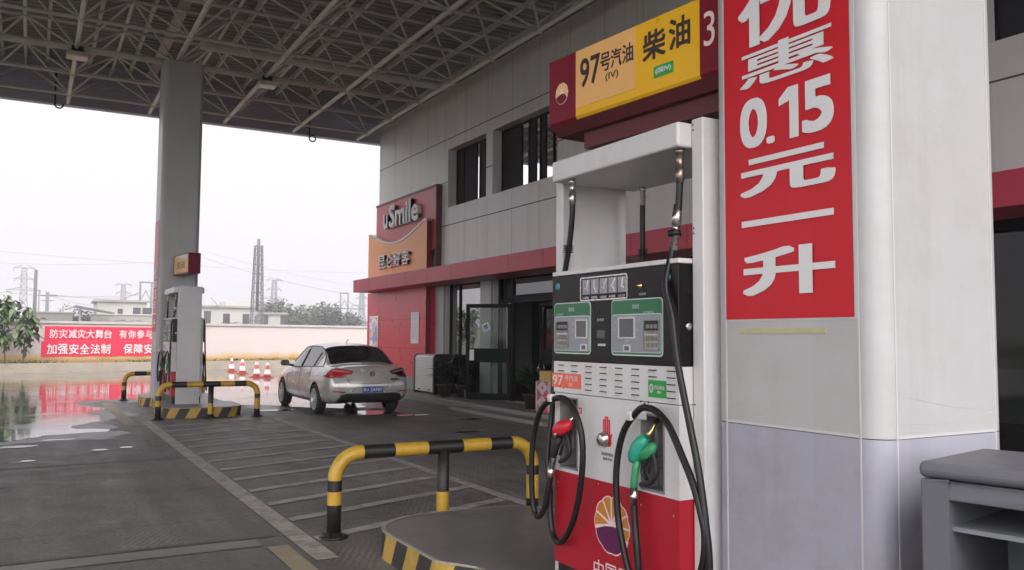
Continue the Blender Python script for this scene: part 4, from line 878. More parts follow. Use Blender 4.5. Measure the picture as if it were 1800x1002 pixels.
# left (red) hose: from the canopy down behind the end of the cabinet, round the bottom, up to the hook, round again to the nozzle
a = Vector((2.655, 3.985, 2.503))
h = hose([a-Vector((0, 0, .1)), (2.657, 3.99, 2.3), (2.66, 4.02, 2.15), (2.665, 4.065, 2.02), (2.66, 4.11, 1.85), (2.64, 4.135, 1.5), (2.62, 4.135, 1.2), (2.58, 4.12, .95), px(966.6, 860, 2.54), px(967, 900, 2.53), px(972, 938, 2.52), px(983, 954, 2.51),
          px(995, 943, 2.50), px(1008, 914, 2.49), px(1019.5, 862, 2.485), px(1024.5, 805, 2.48), px(1022, 762, 2.478), px(1012, 727, 2.475), px(1000, 707, 2.475), px(987, 699.5, 2.475), px(970, 703, 2.475), px(953, 717, 2.47), px(941, 750, 2.47), px(935, 800, 2.465), px(935, 860, 2.465), px(939, 896, 2.47), px(947, 908, 2.475), px(957, 893, 2.485), px(963, 865, 2.495), px(967.5, 838, 2.505)])
coupling(h, [a, a-Vector((0, 0, .02)), a-Vector((0, 0, .021)), a-Vector((0, 0, .075)), a-Vector((0, 0, .076)), a-Vector((0, 0, .14))], [.021, .021, .016, .016, .02, .02], chrome)
mb = MB()
for k in range(4): mb.lathe((2.661, 4.035, 2.09+.012*k), [(.017, 0), (.030, .002), (.030, .006), (.017, .008)], 14)
mb.build('hose_ring', rubber, h)
# right (green) hose
b = Vector((2.655, 3.068, 2.503))
h2 = hose([b-Vector((0, 0, .1)), (2.656, 3.068, 2.36), (2.65, 3.075, 2.2), (2.64, 3.085, 2.1), (2.62, 3.09, 2.0), (2.58, 3.085, 1.85), px(1182, 560, 2.55), px(1190, 630, 2.53), px(1201, 690, 2.51), px(1212, 745, 2.49), px(1224, 805, 2.47), px(1233, 860, 2.46), px(1241, 925, 2.45), px(1246, 975, 2.45), px(1246, 1020, 2.45), px(1237, 1042, 2.46), px(1228, 1025, 2.47),
           px(1237, 985, 2.44), px(1239, 940, 2.44), px(1231, 897, 2.44), px(1218, 850, 2.45), px(1199, 802, 2.46), px(1177, 751, 2.47), px(1158, 727, 2.475), px(1143, 718, 2.475), px(1127, 718, 2.475), px(1112, 733, 2.472), px(1097, 757, 2.47), px(1087, 795, 2.465), px(1083, 845, 2.46), px(1086, 905, 2.46), px(1094, 955, 2.465), px(1104, 1000, 2.475), px(1115, 1028, 2.485), px(1122, 1010, 2.49), px(1120, 965, 2.495), px(1116, 920, 2.505), px(1114.5, 888, 2.51)])
coupling(h2, [b, b-Vector((0, 0, .02)), b-Vector((0, 0, .021)), b-Vector((0, 0, .09)), b-Vector((0, 0, .091)), b-Vector((0, 0, .16))], [.026, .026, .018, .018, .022, .02], mat('dull brass steel', (.30, .26, .2), .35, .9, var=.25, scale=40))
c = Vector((2.648, 3.078, 2.24))
coupling(h2, [c, c-Vector((.001, 0, .03)), c-Vector((.001, 0, .031)), c-Vector((.004, -.004, .10)), c-Vector((.004, -.004, .101)), c-Vector((.006, -.006, .125)), c-Vector((.006, -.006, .126)), c-Vector((.01, -.008, .155)), c-Vector((.01, -.008, .156)), c-Vector((.02, -.01, .22))],
         [.018, .019, .023, .023, .017, .017, .03, .03, .019, .019], [chrome][0], 'breakaway_valve')
mb = MB(); mb.lathe((2.637, 3.087, 2.085), [(.018, 0), (.034, .004), (.034, .03), (.018, .034)], 16); mb.build('hose_ring', rubber, h2)
# the hose on the far side
e = Vector((3.14, 3.96, 2.503))
h3 = hose([e-Vector((0, 0, .08)), (3.142, 3.965, 2.3), (3.15, 3.975, 2.1), (3.16, 3.985, 2.0), (3.26, 4.0, 1.9), (3.28, 4.0, 1.5), (3.30, 3.95, 1.0), (3.33, 3.9, .6), (3.36, 3.8, .45), (3.37, 3.7, .6), (3.36, 3.65, 1.0), (3.3, 3.68, 1.27)])
coupling(h3, [e, e-Vector((0, 0, .02)), e-Vector((0, 0, .021)), e-Vector((0, 0, .11))], [.021, .021, .017, .017], chrome)
mb = MB(); [mb.lathe((3.152, 3.977, 2.09+.012*k), [(.017, 0), (.03, .002), (.03, .006), (.017, .008)], 14) for k in range(4)]; mb.build('hose_ring', rubber, h3)
e2 = Vector((3.14, 3.2, 2.503))
h4 = hose([e2, (3.142, 3.2, 2.3), (3.16, 3.2, 2.0), (3.26, 3.2, 1.9), (3.28, 3.2, 1.5), (3.32, 3.25, .8), (3.37, 3.35, .45), (3.38, 3.45, .6), (3.36, 3.5, 1.0), (3.3, 3.48, 1.27)])

# nozzles
def tubeflat(P, W_, T, m, name, parent, seg=12):
    """Body with an oval section: W_ radii in the plane of the face, flattened by T across it."""
    mb = MB(); P = [Vector(p) for p in P]; V = []; n = len(P)
    for i, p in enumerate(P):
        t = (P[min(i+1, n-1)]-P[max(i-1, 0)]).normalized(); a = t.cross(Vector((1, 0, 0))).normalized(); c = Vector((1, 0, 0))-t*t.x; c.normalize()
        V += [p + a*math.cos(2*math.pi*k/seg)*W_[i] + c*math.sin(2*math.pi*k/seg)*T[i] for k in range(seg)]
    F = [(i*seg+k, i*seg+(k+1) % seg, (i+1)*seg+(k+1) % seg, (i+1)*seg+k) for i in range(n-1) for k in range(seg)]
    mb.add(V, F, 0, True); mb.add(V[:seg], [list(range(seg))[::-1]]); mb.add(V[-seg:], [list(range(seg))])
    return mb.build(name, m, parent)
# red nozzle: head at upper right, black grip running down to the steel coupling
G = [px(967.5, 840, 2.507), px(969, 822, 2.515), px(972, 805, 2.52)]
NR = tubeflat([px(972, 806, 2.522), px(975, 795, 2.525), px(979, 780, 2.53), px(983, 768, 2.54)], [.017, .021, .022, .024], [.017, .019, .019, .02], dark_metal, 'nozzle', FD)
tubeflat([px(976, 763, 2.535), px(979, 757, 2.537), px(985, 753, 2.542), px(992, 750, 2.55), px(999, 746, 2.565), px(1003, 740, 2.58)], [.018, .034, .042, .042, .033, .018], [.02, .03, .032, .032, .028, .018], red_plastic, 'nozzle_cover', NR)
tubeflat([px(1001, 742, 2.575), px(1006, 735, 2.60), px(1010, 729, 2.64)], [.012, .011, .011], [.012, .011, .011], chrome, 'spout', NR)
MB().lathe(px(976, 760, 2.505), [(.016, 0), (.016, -.004), (.010, -.005)], 16, axis='x').build('badge', print_white, NR)
coupling(NR, [px(966.5, 846, 2.505), px(967.2, 838, 2.508), px(967.3, 837.5, 2.508), px(969.5, 822, 2.515), px(969.6, 821.5, 2.515), px(973, 804, 2.522)], [.018, .018, .0205, .0205, .0185, .0185], chrome)
mb = MB(); mb.tube(spline([px(996, 763, 2.55), px(1000, 778, 2.548), px(1001, 795, 2.545), px(996, 805, 2.54), px(984, 812, 2.532)], 5), [.012]*21, 8); mb.tube([px(992, 768, 2.548), px(988, 785, 2.54), px(984, 800, 2.535)], .008, 8); mb.build('lever_guard', dark_metal, NR)
# green nozzle: two-tone head, long grip, black guard loop, brass spout
NG = tubeflat([px(1114, 860, 2.512), px(1115, 845, 2.515), px(1117, 825, 2.52), px(1120, 808, 2.525)], [.017, .018, .019, .021], [.017]*4, green_plastic, 'nozzle', FD)
tubeflat([px(1113, 811, 2.52), px(1115, 803, 2.522), px(1121, 789, 2.525), px(1129, 776, 2.532), px(1136, 768, 2.54)], [.026, .040, .043, .034, .02], [.024, .032, .034, .03, .02], teal_plastic, 'nozzle_cover', NG)
tubeflat([px(1124, 808, 2.535), px(1136, 795, 2.54), px(1146, 788, 2.55), px(1151, 780, 2.56)], [.016, .034, .03, .015], [.018, .024, .022, .014], green_plastic, 'nozzle_body', NG)
tubeflat([px(1138, 768, 2.545), px(1143, 760, 2.565), px(1150, 748, 2.60), px(1155, 738, 2.65)], [.014, .0125, .011, .010], [.014, .0125, .011, .010], brass, 'spout', NG)
coupling(NG, [px(1113.5, 889, 2.508), px(1114, 876, 2.51), px(1114, 875.5, 2.51), px(1115, 871, 2.51), px(1115, 870.5, 2.51), px(1114, 858, 2.513)], [.016, .016, .022, .022, .019, .019], chrome)
mb = MB(); mb.tube(spline([px(1147, 795, 2.55), px(1152, 815, 2.55), px(1152, 836, 2.545), px(1142, 850, 2.54), px(1126, 852, 2.53)], 6), .0125, 8); mb.tube(spline([px(1139, 806, 2.545), px(1131, 816, 2.54), px(1130, 832, 2.538), px(1137, 842, 2.538)], 5), .011, 8); mb.tube([px(1143, 805, 2.548), px(1141, 833, 2.542)], .006, 8); mb.build('lever_guard', dark_metal, NG)

# the far dispenser, a longer one of the same make
FD2 = copy_tree(FD); FD2.location = (2.86, 19.42, 0.2); FD2.scale = (1, 1.32, 1)
[bpy.data.objects.remove(c) for c in list(FD2.children) if c.name.startswith('red_end')]
FD2['label'] = 'x'; FD2['label'] = 'grey looking fuel dispenser standing on the far island against the far pillar'

# ------------------------------------------------------------------ fuel grade sign boxes
def fuel_sign(ox, oy, oz, ang, L, label, near=True):
    """Box seen from the -x side: local y runs along the sign (0 = pillar end), local x into the sign."""
    t = thing('fuel_sign', label, 'sign', (ox, oy, oz), 'fuel grade sign boxes')
    M_ = Matrix.Rotation(ang, 4, 'Z'); T = Matrix.Translation((ox, oy, oz)) @ M_
    def B(mb, name, m): mb.v = [T @ p for p in mb.v]; return mb.build(name, m, t)
    H_ = .382
    def sec(k0, k1, mi, mb): mb.prism([(0, H_), (0, 0), (.012, -.018), (.44, -.018), (.44, H_)], 'y', k0, k1, mi)
    w1, w2 = L-.26, L*.11
    mb = MB(); sec(L-.25, L, 0, mb); B(mb, 'end_panel', sign_maroon); mb = MB(); sec(0, .14, 0, mb); B(mb, 'end_panel', sign_maroon)
    mb = MB(); sec(.14, L-.25, 0, mb); yp = B(mb, 'yellow_panel', sign_yellow)
    mb = MB(); mb.prism([(.005, -.0185), (.05, -.075), (.40, -.075), (.44, -.0185)], 'y', 0, L-.02); mb.box(.09, .36, 0, L-.22, -.17, -.0755); B(mb, 'under_beam', mat('dark maroon steel', (.085, .008, .012), .5), )
    if near:
        ya, yb = .595, L-.252
        mb = MB(); mb.box(-.002, .0, ya, yb, .045, H_-.002); B(mb, 'peach_sticker', sign_cream)
        mb = MB(); letter(mb, '97', (-.002, 1.05, .155), U_X, V_Z, .175, .165, .001, .012); letter(mb, '号', (-.002, .875, .20), U_X, V_Z, .085, .105, .001, .012); letter(mb, '汽', (-.002, .785, .20), U_X, V_Z, .085, .105, .001, .012); letter(mb, '油', (-.002, .692, .20), U_X, V_Z, .085, .105, .001, .012); letter(mb, '(IV)', (-.002, .83, .135), U_X, V_Z, .105, .05, .001, 0)
        B(mb, 'lettering', print_black)
        mb = MB(); letter(mb, '柴', (0, .535, .165), U_X, V_Z, .165, .155, .001, .02); letter(mb, '油', (0, .345, .175), U_X, V_Z, .145, .16, .001, .02); B(mb, 'lettering', print_black)
        mb = MB(); mb.box(-.002, 0, .315, .455, .062, .122); gl = B(mb, 'green_sticker', green_label)
        mb = MB(); letter(mb, '(国IV)', (-.002, .44, .077), U_X, V_Z, .11, .032, .001, .015); mb.v = [T @ p for p in mb.v]; mb.build('lettering', print_white, gl)
        mb = MB(); letter(mb, '3', (0, .112, .13), U_X, V_Z, .07, .17, .001, .0); B(mb, 'lettering', print_pink)
    f = flower(t, 0, L-.12, .165, .06, .065, print_white, petal_pale, sign_maroon)
    for o in [f]+list(f.children):
        o.data = o.data.copy()
        for v in o.data.vertices: v.co = (T @ (v.co + Vector((ox, oy, oz)))) - Vector((ox, oy, oz))
    return t
fuel_sign(2.80, 2.93, 2.885, R(5.25), 1.345, 'maroon and yellow fuel grade sign box above the near dispenser')
t = thing('fuel_sign', 'small weathered maroon and peach sign box on the far pillar', 'sign', (2.92, 19.9, 2.95), 'fuel grade sign boxes')
T = Matrix.Translation((2.915, 19.3, 0)) @ Matrix.Rotation(R(7.6), 4, 'Z')
def FS(mb, name, m, bev=0.0): mb.v = [T @ p for p in mb.v]; return mb.build(name, m, t, bevel=bev)
FS(MB().box(0, .26, 0, 1.12, 2.96, 3.41), 'box', sign_maroon, .008)
FS(MB().box(-.006, -.0005, .03, 1.06, 2.99, 3.385), 'peach_sticker', sign_cream)
FS(MB().add([(-.007, .95, 3.384), (-.007, .10, 3.384), (-.007, .10, 3.28), (-.007, .5, 3.31)], [(0, 1, 2, 3)]), 'peeled_patch', print_white)
mb = MB(); letter(mb, '柴油', (-.006, .85, 3.08), U_X, V_Z, .6, .17, .001, .01); FS(mb, 'lettering', mat('faded green print', (.16, .2, .05), .5))

# ------------------------------------------------------------------ grey moulded cabinet at the near end of the island
GC = thing('shelf_cabinet', 'grey moulded plastic cabinet with open shelves against the near pillar', 'cabinet', (2.84, 1.5, .2))
ang = R(-11); T = Matrix.Translation((2.585, 1.80, 0)) @ Matrix.Rotation(R(11.0), 4, 'Z')     # local -y runs along the front
def G_(mb, name, m, bev=0.0): mb.v = [T @ p for p in mb.v]; return mb.build(name, m, GC, bevel=bev, bseg=3)
mb = MB(); mb.prism(rrect(-.004, .55, 1.149, 1.203, .026, 5), 'y', -.92, .004); G_(mb, 'top', plastic_grey, .018)
mb = MB(); mb.box(0, .54, -.085, 0, .2, 1.1455); mb.box(0, .54, -.915, -.84, .2, 1.1455); mb.box(0, .06, -.84, -.085, 1.085, 1.1455); mb.box(0, .1, -.84, -.075, .2, .3); G_(mb, 'frame', plastic_grey, .006)
mb = MB(); mb.box(.50, .53, -.84, -.075, .3, 1.145); G_(mb, 'back_panel', plastic_pale)
mb = MB(); mb.box(.025, .5, -.838, -.078, .985, 1.0); mb.box(.05, .5, -.838, -.078, .62, .635); G_(mb, 'shelf', plastic_pale)
mb = MB(); mb.box(.045, .5, -.355, -.34, .635, .985); mb.box(.25, .5, -.52, -.50, 1.0, 1.145); G_(mb, 'divider', plastic_pale)
tb_ = MB(); tb_.tube(spline([(.22, -.25, .66), (.25, -.2, .70), (.3, -.16, .66), (.28, -.22, .68), (.24, -.29, .65)], 6), .028, 8); tb_.v = [T @ p for p in tb_.v]
rg = tb_.build('rag', mat('dark red cloth', (.09, .012, .015), .9, var=.4, scale=30), loc=(2.8, 1.6, .635)); tag(rg, 'crumpled dark red cloth lying on the shelf of the grey cabinet', 'rag')

# ================================================================== parked car (local: y forward from the rear axle)
CX, CY = 6.075, 17.47
car_paint = mat('silver car paint', (0.54, 0.52, 0.50), 0.25, 0.35, var=0.025, scale=4, coat=0.7)
car_dark = mat('car underbody', (0.012, 0.012, 0.012), 0.6)
car_glass = mat('tinted car glass', (0.012, 0.011, 0.013), 0.05, var=0.1, spec=0.8)
side_glass = mat('side car glass', (0.03, 0.033, 0.036), 0.04, var=0.1, spec=1.0)
tyre_m = mat('tyre rubber', (0.016, 0.016, 0.016), 0.75, var=0.2)
rim_m = mat('alloy rim', (0.62, 0.62, 0.62), 0.35, 0.4, var=0.1)
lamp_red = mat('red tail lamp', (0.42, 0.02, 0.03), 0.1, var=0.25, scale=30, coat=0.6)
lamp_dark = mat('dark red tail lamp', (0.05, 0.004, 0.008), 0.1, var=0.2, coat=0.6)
CAR = thing('parked_car', 'silver grey four door saloon car standing on wet concrete, seen from behind', 'car', (0, 0, 0))
# rings from rear to front: (x, y, z) for nine points from the keel line up to the centre line of the roof or lid
def ring(y, zb, hw, zbelt, xb, ztop, xr, dy=(0,)*9, zt2=None, zmid=None):
    zt2 = zt2 if zt2 is not None else ztop
    L = [(hw*.80, zb), (hw*.965, zb+.07), (hw, zb+.27), (hw*.995, zmid or (zb+.27)*.45+zbelt*.55), (xb, zbelt), (xr+(xb-xr)*.1, ztop-.045), (xr*.74, zt2-.012), (xr*.36, zt2), (0, zt2+.004)]
    return [(x, y+dy[i], z) for i, (x, z) in enumerate(L)]
RG = [
 ring(-1.000, .335, .775, .985, .70, 1.005, .60, (.09, .03, .0, .02, .10, .075, .06, .05, .05), 1.012, .70),
 ring(-.90, .29, .835, 1.00, .75, 1.025, .64, (.03, .01, 0, .0, .05, .06, .05, .04, .04), 1.035, .72),
 ring(-.66, .25, .868, 1.000, .79, 1.040, .665, (0,)*9, 1.052),
 ring(-.46, .23, .878, 1.000, .805, 1.062, .665, (0,)*9, 1.068),
 ring(-.32, .22, .882, .998, .812, 1.13, .655, (0,)*9, 1.115),
 ring(-.02, .21, .886, .990, .820, 1.318, .612, (0,)*9, 1.302),
 ring(.18, .205, .888, .982, .825, 1.405, .585, (0,)*9, 1.418),
 ring(.42, .20, .89, .974, .829, 1.435, .575, (0,)*9, 1.454),
 ring(.80, .20, .89, .962, .832, 1.452, .575, (0,)*9, 1.475),
 ring(1.12, .20, .89, .952, .832, 1.452, .578, (0,)*9, 1.478),
 ring(1.18, .20, .89, .950, .832, 1.450, .578, (0,)*9, 1.476),
 ring(1.50, .20, .89, .940, .830, 1.425, .578, (0,)*9, 1.452),
 ring(1.85, .20, .888, .930, .826, 1.300, .60, (0,)*9, 1.330),
 ring(2.20, .205, .886, .920, .82, 1.090, .655, (0,)*9, 1.115),
 ring(2.42, .21, .885, .910, .81, .980, .68, (0,)*9, .995),
 ring(2.62, .215, .88, .880, .795, .935, .67, (0,)*9, .955),
 ring(3.00, .22, .865, .820, .77, .885, .64, (0,)*9, .905),
 ring(3.30, .23, .81, .740, .70, .790, .58, (0, .02, .03, .02, 0, 0, 0, 0, 0), .815),
 ring(3.45, .28, .70, .660, .60, .690, .50, (0, .03, .05, .05, .03, .05, .07, .09, .10), .70),
]
bm = bmesh.new(); NR_ = len(RG); vs = []
for r in RG:
    row = [bm.verts.new(p) for p in r] + [bm.verts.new((-x, y, z)) for x, y, z in r[-2::-1]]
    vs.append(row)
NC = len(vs[0])                     # 17 points across: right sill up over the roof to the left sill
GL = {}
for i in range(NR_-1):
    for j in range(NC-1):
        f = bm.faces.new((vs[i][j], vs[i][j+1], vs[i+1][j+1], vs[i+1][j])); f.smooth = True
        jj = min(j, NC-2-j); m = 0
        if jj == 4 and 5 <= i <= 8: m = 2                    # rear door glass
        if jj == 4 and 10 <= i <= 12: m = 2
        if jj == 4 and i == 9: m = 1
        if jj >= 5 and 3 <= i <= 5: m = 3                    # rear window
        if jj >= 5 and 11 <= i <= 13: m = 3                  # windscreen
        f.material_index = m
    f = bm.faces.new((vs[i][0], vs[i+1][0], vs[i+1][NC-1], vs[i][NC-1])); f.material_index = 1
def cap(row, y_b, rev):
    L = row[:9]; n = 4                                       # columns between the two sides of the end face
    rows = []
    for k in range(0, 5):
        a, b = row[k].co, row[NC-1-k].co; cols = [row[k]]
        tgt = [row[5], row[6], row[7], row[8], row[9], row[10], row[11]]
        for t_ in tgt:
            x = t_.co.x/row[5].co.x*a.x*.86; bul = (1-(x/a.x)**2)
            cols.append(bm.verts.new((x, a.y + y_b*bul, a.z)))
        rows.append(cols+[row[NC-1-k]])
    # the top row of the end face is row 4 itself bridged to points 5..11
    for k in range(4):
        for c in range(len(rows[0])-1):
            f = bm.faces.new((rows[k][c], rows[k][c+1], rows[k+1][c+1], rows[k+1][c])); f.smooth = True
    top_ = [row[4], row[5], row[6], row[7], row[8], row[9], row[10], row[11], row[12]]
    for c in range(1, len(rows[4])-2):
        f = bm.faces.new((rows[4][c], rows[4][c+1], top_[c+1], top_[c])); f.smooth = True
    bm.faces.new((rows[4][0], rows[4][1], top_[1])); bm.faces.new((rows[4][-2], rows[4][-1], top_[-2]))
    f = bm.faces.new(rows[0]); f.material_index = 1
cap(vs[0], -.10, False); cap(vs[-1], .14, True)
bmesh.ops.recalc_face_normals(bm, faces=bm.faces)
CL = bm.edges.layers.float.new('crease_edge')
for e in bm.edges:                    # keep glass outlines and the belt line firm
    ms = {f.material_index for f in e.link_faces}
    if len(ms) > 1: e[CL] = 0.8
for j in range(4, 12):
    e = bm.edges.get((vs[0][j], vs[0][j+1]))
    if e: e[CL] = 0.6
me = bpy.data.meshes.new('body'); bm.to_mesh(me); bm.free()
body = bpy.data.objects.new('body', me); COL.objects.link(body)
for m_ in (car_paint, car_dark, side_glass, car_glass): me.materials.append(m_)
sd = body.modifiers.new('s', 'SUBSURF'); sd.levels = 2; sd.render_levels = 2
cut = MB()
for y in (0, 2.61):
    for x0, x1 in ((-1.0, -.60), (.60, 1.0)):
        cut.lathe((x0, y, .31), [(.362, 0), (.362, x1-x0)], 32, axis='x')
co = cut.build('cutter', car_dark)
bo = body.modifiers.new('b', 'BOOLEAN'); bo.operation = 'DIFFERENCE'; bo.object = co; bo.solver = 'EXACT'; bo.material_mode = 'TRANSFER'
dg = bpy.context.evaluated_depsgraph_get(); dg.update()
me2 = bpy.data.meshes.new_from_object(body.evaluated_get(dg)); bpy.data.objects.remove(body); bpy.data.objects.remove(co)
bm = bmesh.new(); bm.from_mesh(me2); bm.normal_update(); CBVH = BVHTree.FromBMesh(bm)
names = [m_.name for m_ in me2.materials]
def off(o): o.location = (0, 0, 0); o.parent = CAR
def extract(sel, name, m_):
    b2 = bmesh.new(); mp = {}
    for f in bm.faces:
        if sel(f):
            q = []
            for v in f.verts:
                if v.index not in mp: mp[v.index] = b2.verts.new(v.co)
                q.append(mp[v.index])
            try: g = b2.faces.new(q); g.smooth = True
            except ValueError: pass
    m3 = bpy.data.meshes.new(name); b2.to_mesh(m3); b2.free(); m3.materials.append(m_)
    o = bpy.data.objects.new(name, m3); COL.objects.link(o); off(o); return o
ix = {k: i for i, k in enumerate(names)}
extract(lambda f: f.material_index == ix[car_paint.name] , 'body', car_paint)
extract(lambda f: f.material_index == ix[car_dark.name], 'underbody', car_dark)
for s in (-1, 1):
    for nm, a, b in (('door_window', -.5, 1.15), ('door_window', 1.15, 2.6)):
        extract(lambda f: f.material_index == ix[side_glass.name] and f.calc_center_median().x*s > 0 and a < f.calc_center_median().y < b, nm, side_glass)
extract(lambda f: f.material_index == ix[car_glass.name] and f.calc_center_median().y < .8, 'rear_window', car_glass)
extract(lambda f: f.material_index == ix[car_glass.name] and f.calc_center_median().y > .8, 'windscreen', car_glass)
def cast(o, d):
    h, nrm, i, dist = CBVH.ray_cast(Vector(o), Vector(d)); return (h, nrm) if h else (None, None)
def patch(poly, to3, d, name, m_, lift=.006, parent=None, n=5):
    """Thin shell laid on the bodywork: a 2-D outline, put in space by to3 and cast along d on to the body."""
    b2 = bmesh.new(); vv = [b2.verts.new((p[0], p[1], 0)) for p in poly]; b2.faces.new(vv)
    bmesh.ops.triangulate(b2, faces=b2.faces[:]); bmesh.ops.subdivide_edges(b2, edges=b2.edges[:], cuts=n, use_grid_fill=True)
    last = None; bad = []
    for v in b2.verts:
        h, nr = cast(to3(v.co.x, v.co.y), d)
        if h: v.co = h - Vector(d)*lift
        else: bad.append(v)
    bmesh.ops.delete(b2, geom=bad, context='VERTS')
    for f in b2.faces: f.smooth = True
    m3 = bpy.data.meshes.new(name); b2.to_mesh(m3); b2.free(); m3.materials.append(m_)
    o = bpy.data.objects.new(name, m3); COL.objects.link(o); off(o)
    if parent: o.parent = parent
    so = o.modifiers.new('t', 'SOLIDIFY'); so.thickness = lift*1.6; so.offset = 0
    return o
rear = lambda x, z: (x, -3, z)
DR = (0, 1, 0)
for s in (-1, 1):
    P = [(.35, .915), (.62, .965), (.82, .972), (1.03, .80), (.82, .775), (.56, .79), (.47, .84), (.375, .85)]
    d = Vector((-s*.42, 1, 0)).normalized()
    to = lambda x, z, s=s, d=d: Vector((s*x, -.9, z)) - d*2
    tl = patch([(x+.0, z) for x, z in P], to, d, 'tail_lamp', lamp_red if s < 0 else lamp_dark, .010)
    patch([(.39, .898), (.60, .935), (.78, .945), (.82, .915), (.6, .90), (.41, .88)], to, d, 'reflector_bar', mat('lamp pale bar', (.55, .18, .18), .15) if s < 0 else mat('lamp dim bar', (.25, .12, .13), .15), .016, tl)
    patch([(.50, .51), (.76, .525), (.77, .505), (.52, .488)], to, d, 'rear_reflector', mat('red reflector', (.3, .02, .02), .2), .006)
dif = patch([(-.63, .435), (-.52, .47), (.52, .47), (.63, .435), (.70, .30), (-.70, .30)], rear, DR, 'rear_diffuser', car_dark, .012, n=7)
# lid seam, emblem, badges, plate
def seam(pts, to3, d, r, m_, name='lid_seam'):
    P = []
    for a, b in zip(pts[:-1], pts[1:]):
        for k in range(6):
            h, nr = cast(to3(a[0]+(b[0]-a[0])*k/6, a[1]+(b[1]-a[1])*k/6), d)
            if h: P.append(h-Vector(d)*.001)
    mb = MB(); mb.tube(P, r, 5); o = mb.build(name, m_); off(o); return o
seam_m = mat('panel gap', (.05, .048, .045), .6)
seam([(-.80, .975), (-.56, .83), (-.50, .72), (-.44, .665), (.44, .665), (.50, .72), (.56, .83), (.80, .975)], rear, DR, .005, seam_m)
seam([(-.42, .50), (-.33, .595), (.33, .595), (.42, .50)], rear, DR, .005, seam_m, 'plate_recess')
h, nr = cast(rear(0, .858), DR); e = h-Vector((0, .012, 0))
mb = MB(); mb.lathe(e, [(.052, 0), (.052, -.008), (.044, -.008), (.044, 0)], 24, axis='y', mi=1); mb.lathe(e, [(.044, -.001), (0, -.001)], 24, axis='y', mi=1)
for a, b in (((-.034, .026), (-.013, -.036)), ((-.013, -.036), (0, -.004)), ((0, -.004), (.013, -.036)), ((.013, -.036), (.034, .026)), ((-.018, .038), (0, .004)), ((0, .004), (.018, .038))): mb.bar((e.x+a[0], e.y-.006, e.z+a[1]), (e.x+b[0], e.y-.006, e.z+b[1]), .008, .005)
off(mb.build('emblem', [chrome, dark_metal]))
h, nr = cast(rear(.0, .54), DR); y_ = h.y
mb = MB(); mb.prism(rrect(-.22, .22, .485, .605, .012), 'y', y_-.014, y_-.002); pl = mb.build('number_plate', mat('plate blue', (.02, .075, .32), .4)); off(pl)
mb = MB(); letter(mb, '鲁A', (-.205, y_-.014, .51), (1, 0, 0), V_Z, .125, .07, .001, .01); letter(mb, '2AF87', (-.055, y_-.014, .51), (1, 0, 0), V_Z, .255, .07, .001, .01); lo = mb.build('lettering', print_white); off(lo); lo.parent = pl
h1, _ = cast(rear(-.47, .755), DR); h2_, _ = cast(rear(.47, .755), DR)
mb = MB(); letter(mb, '大众', (-.56, h1.y-.03, .73), (1, 0, 0), V_Z, .16, .038, .03, .01); off(mb.build('badge', chrome))
mb = MB(); letter(mb, 'BORA', (.40, h2_.y-.03, .735), (1, 0, 0), V_Z, .17, .028, .03, .01); off(mb.build('badge', dark_metal))
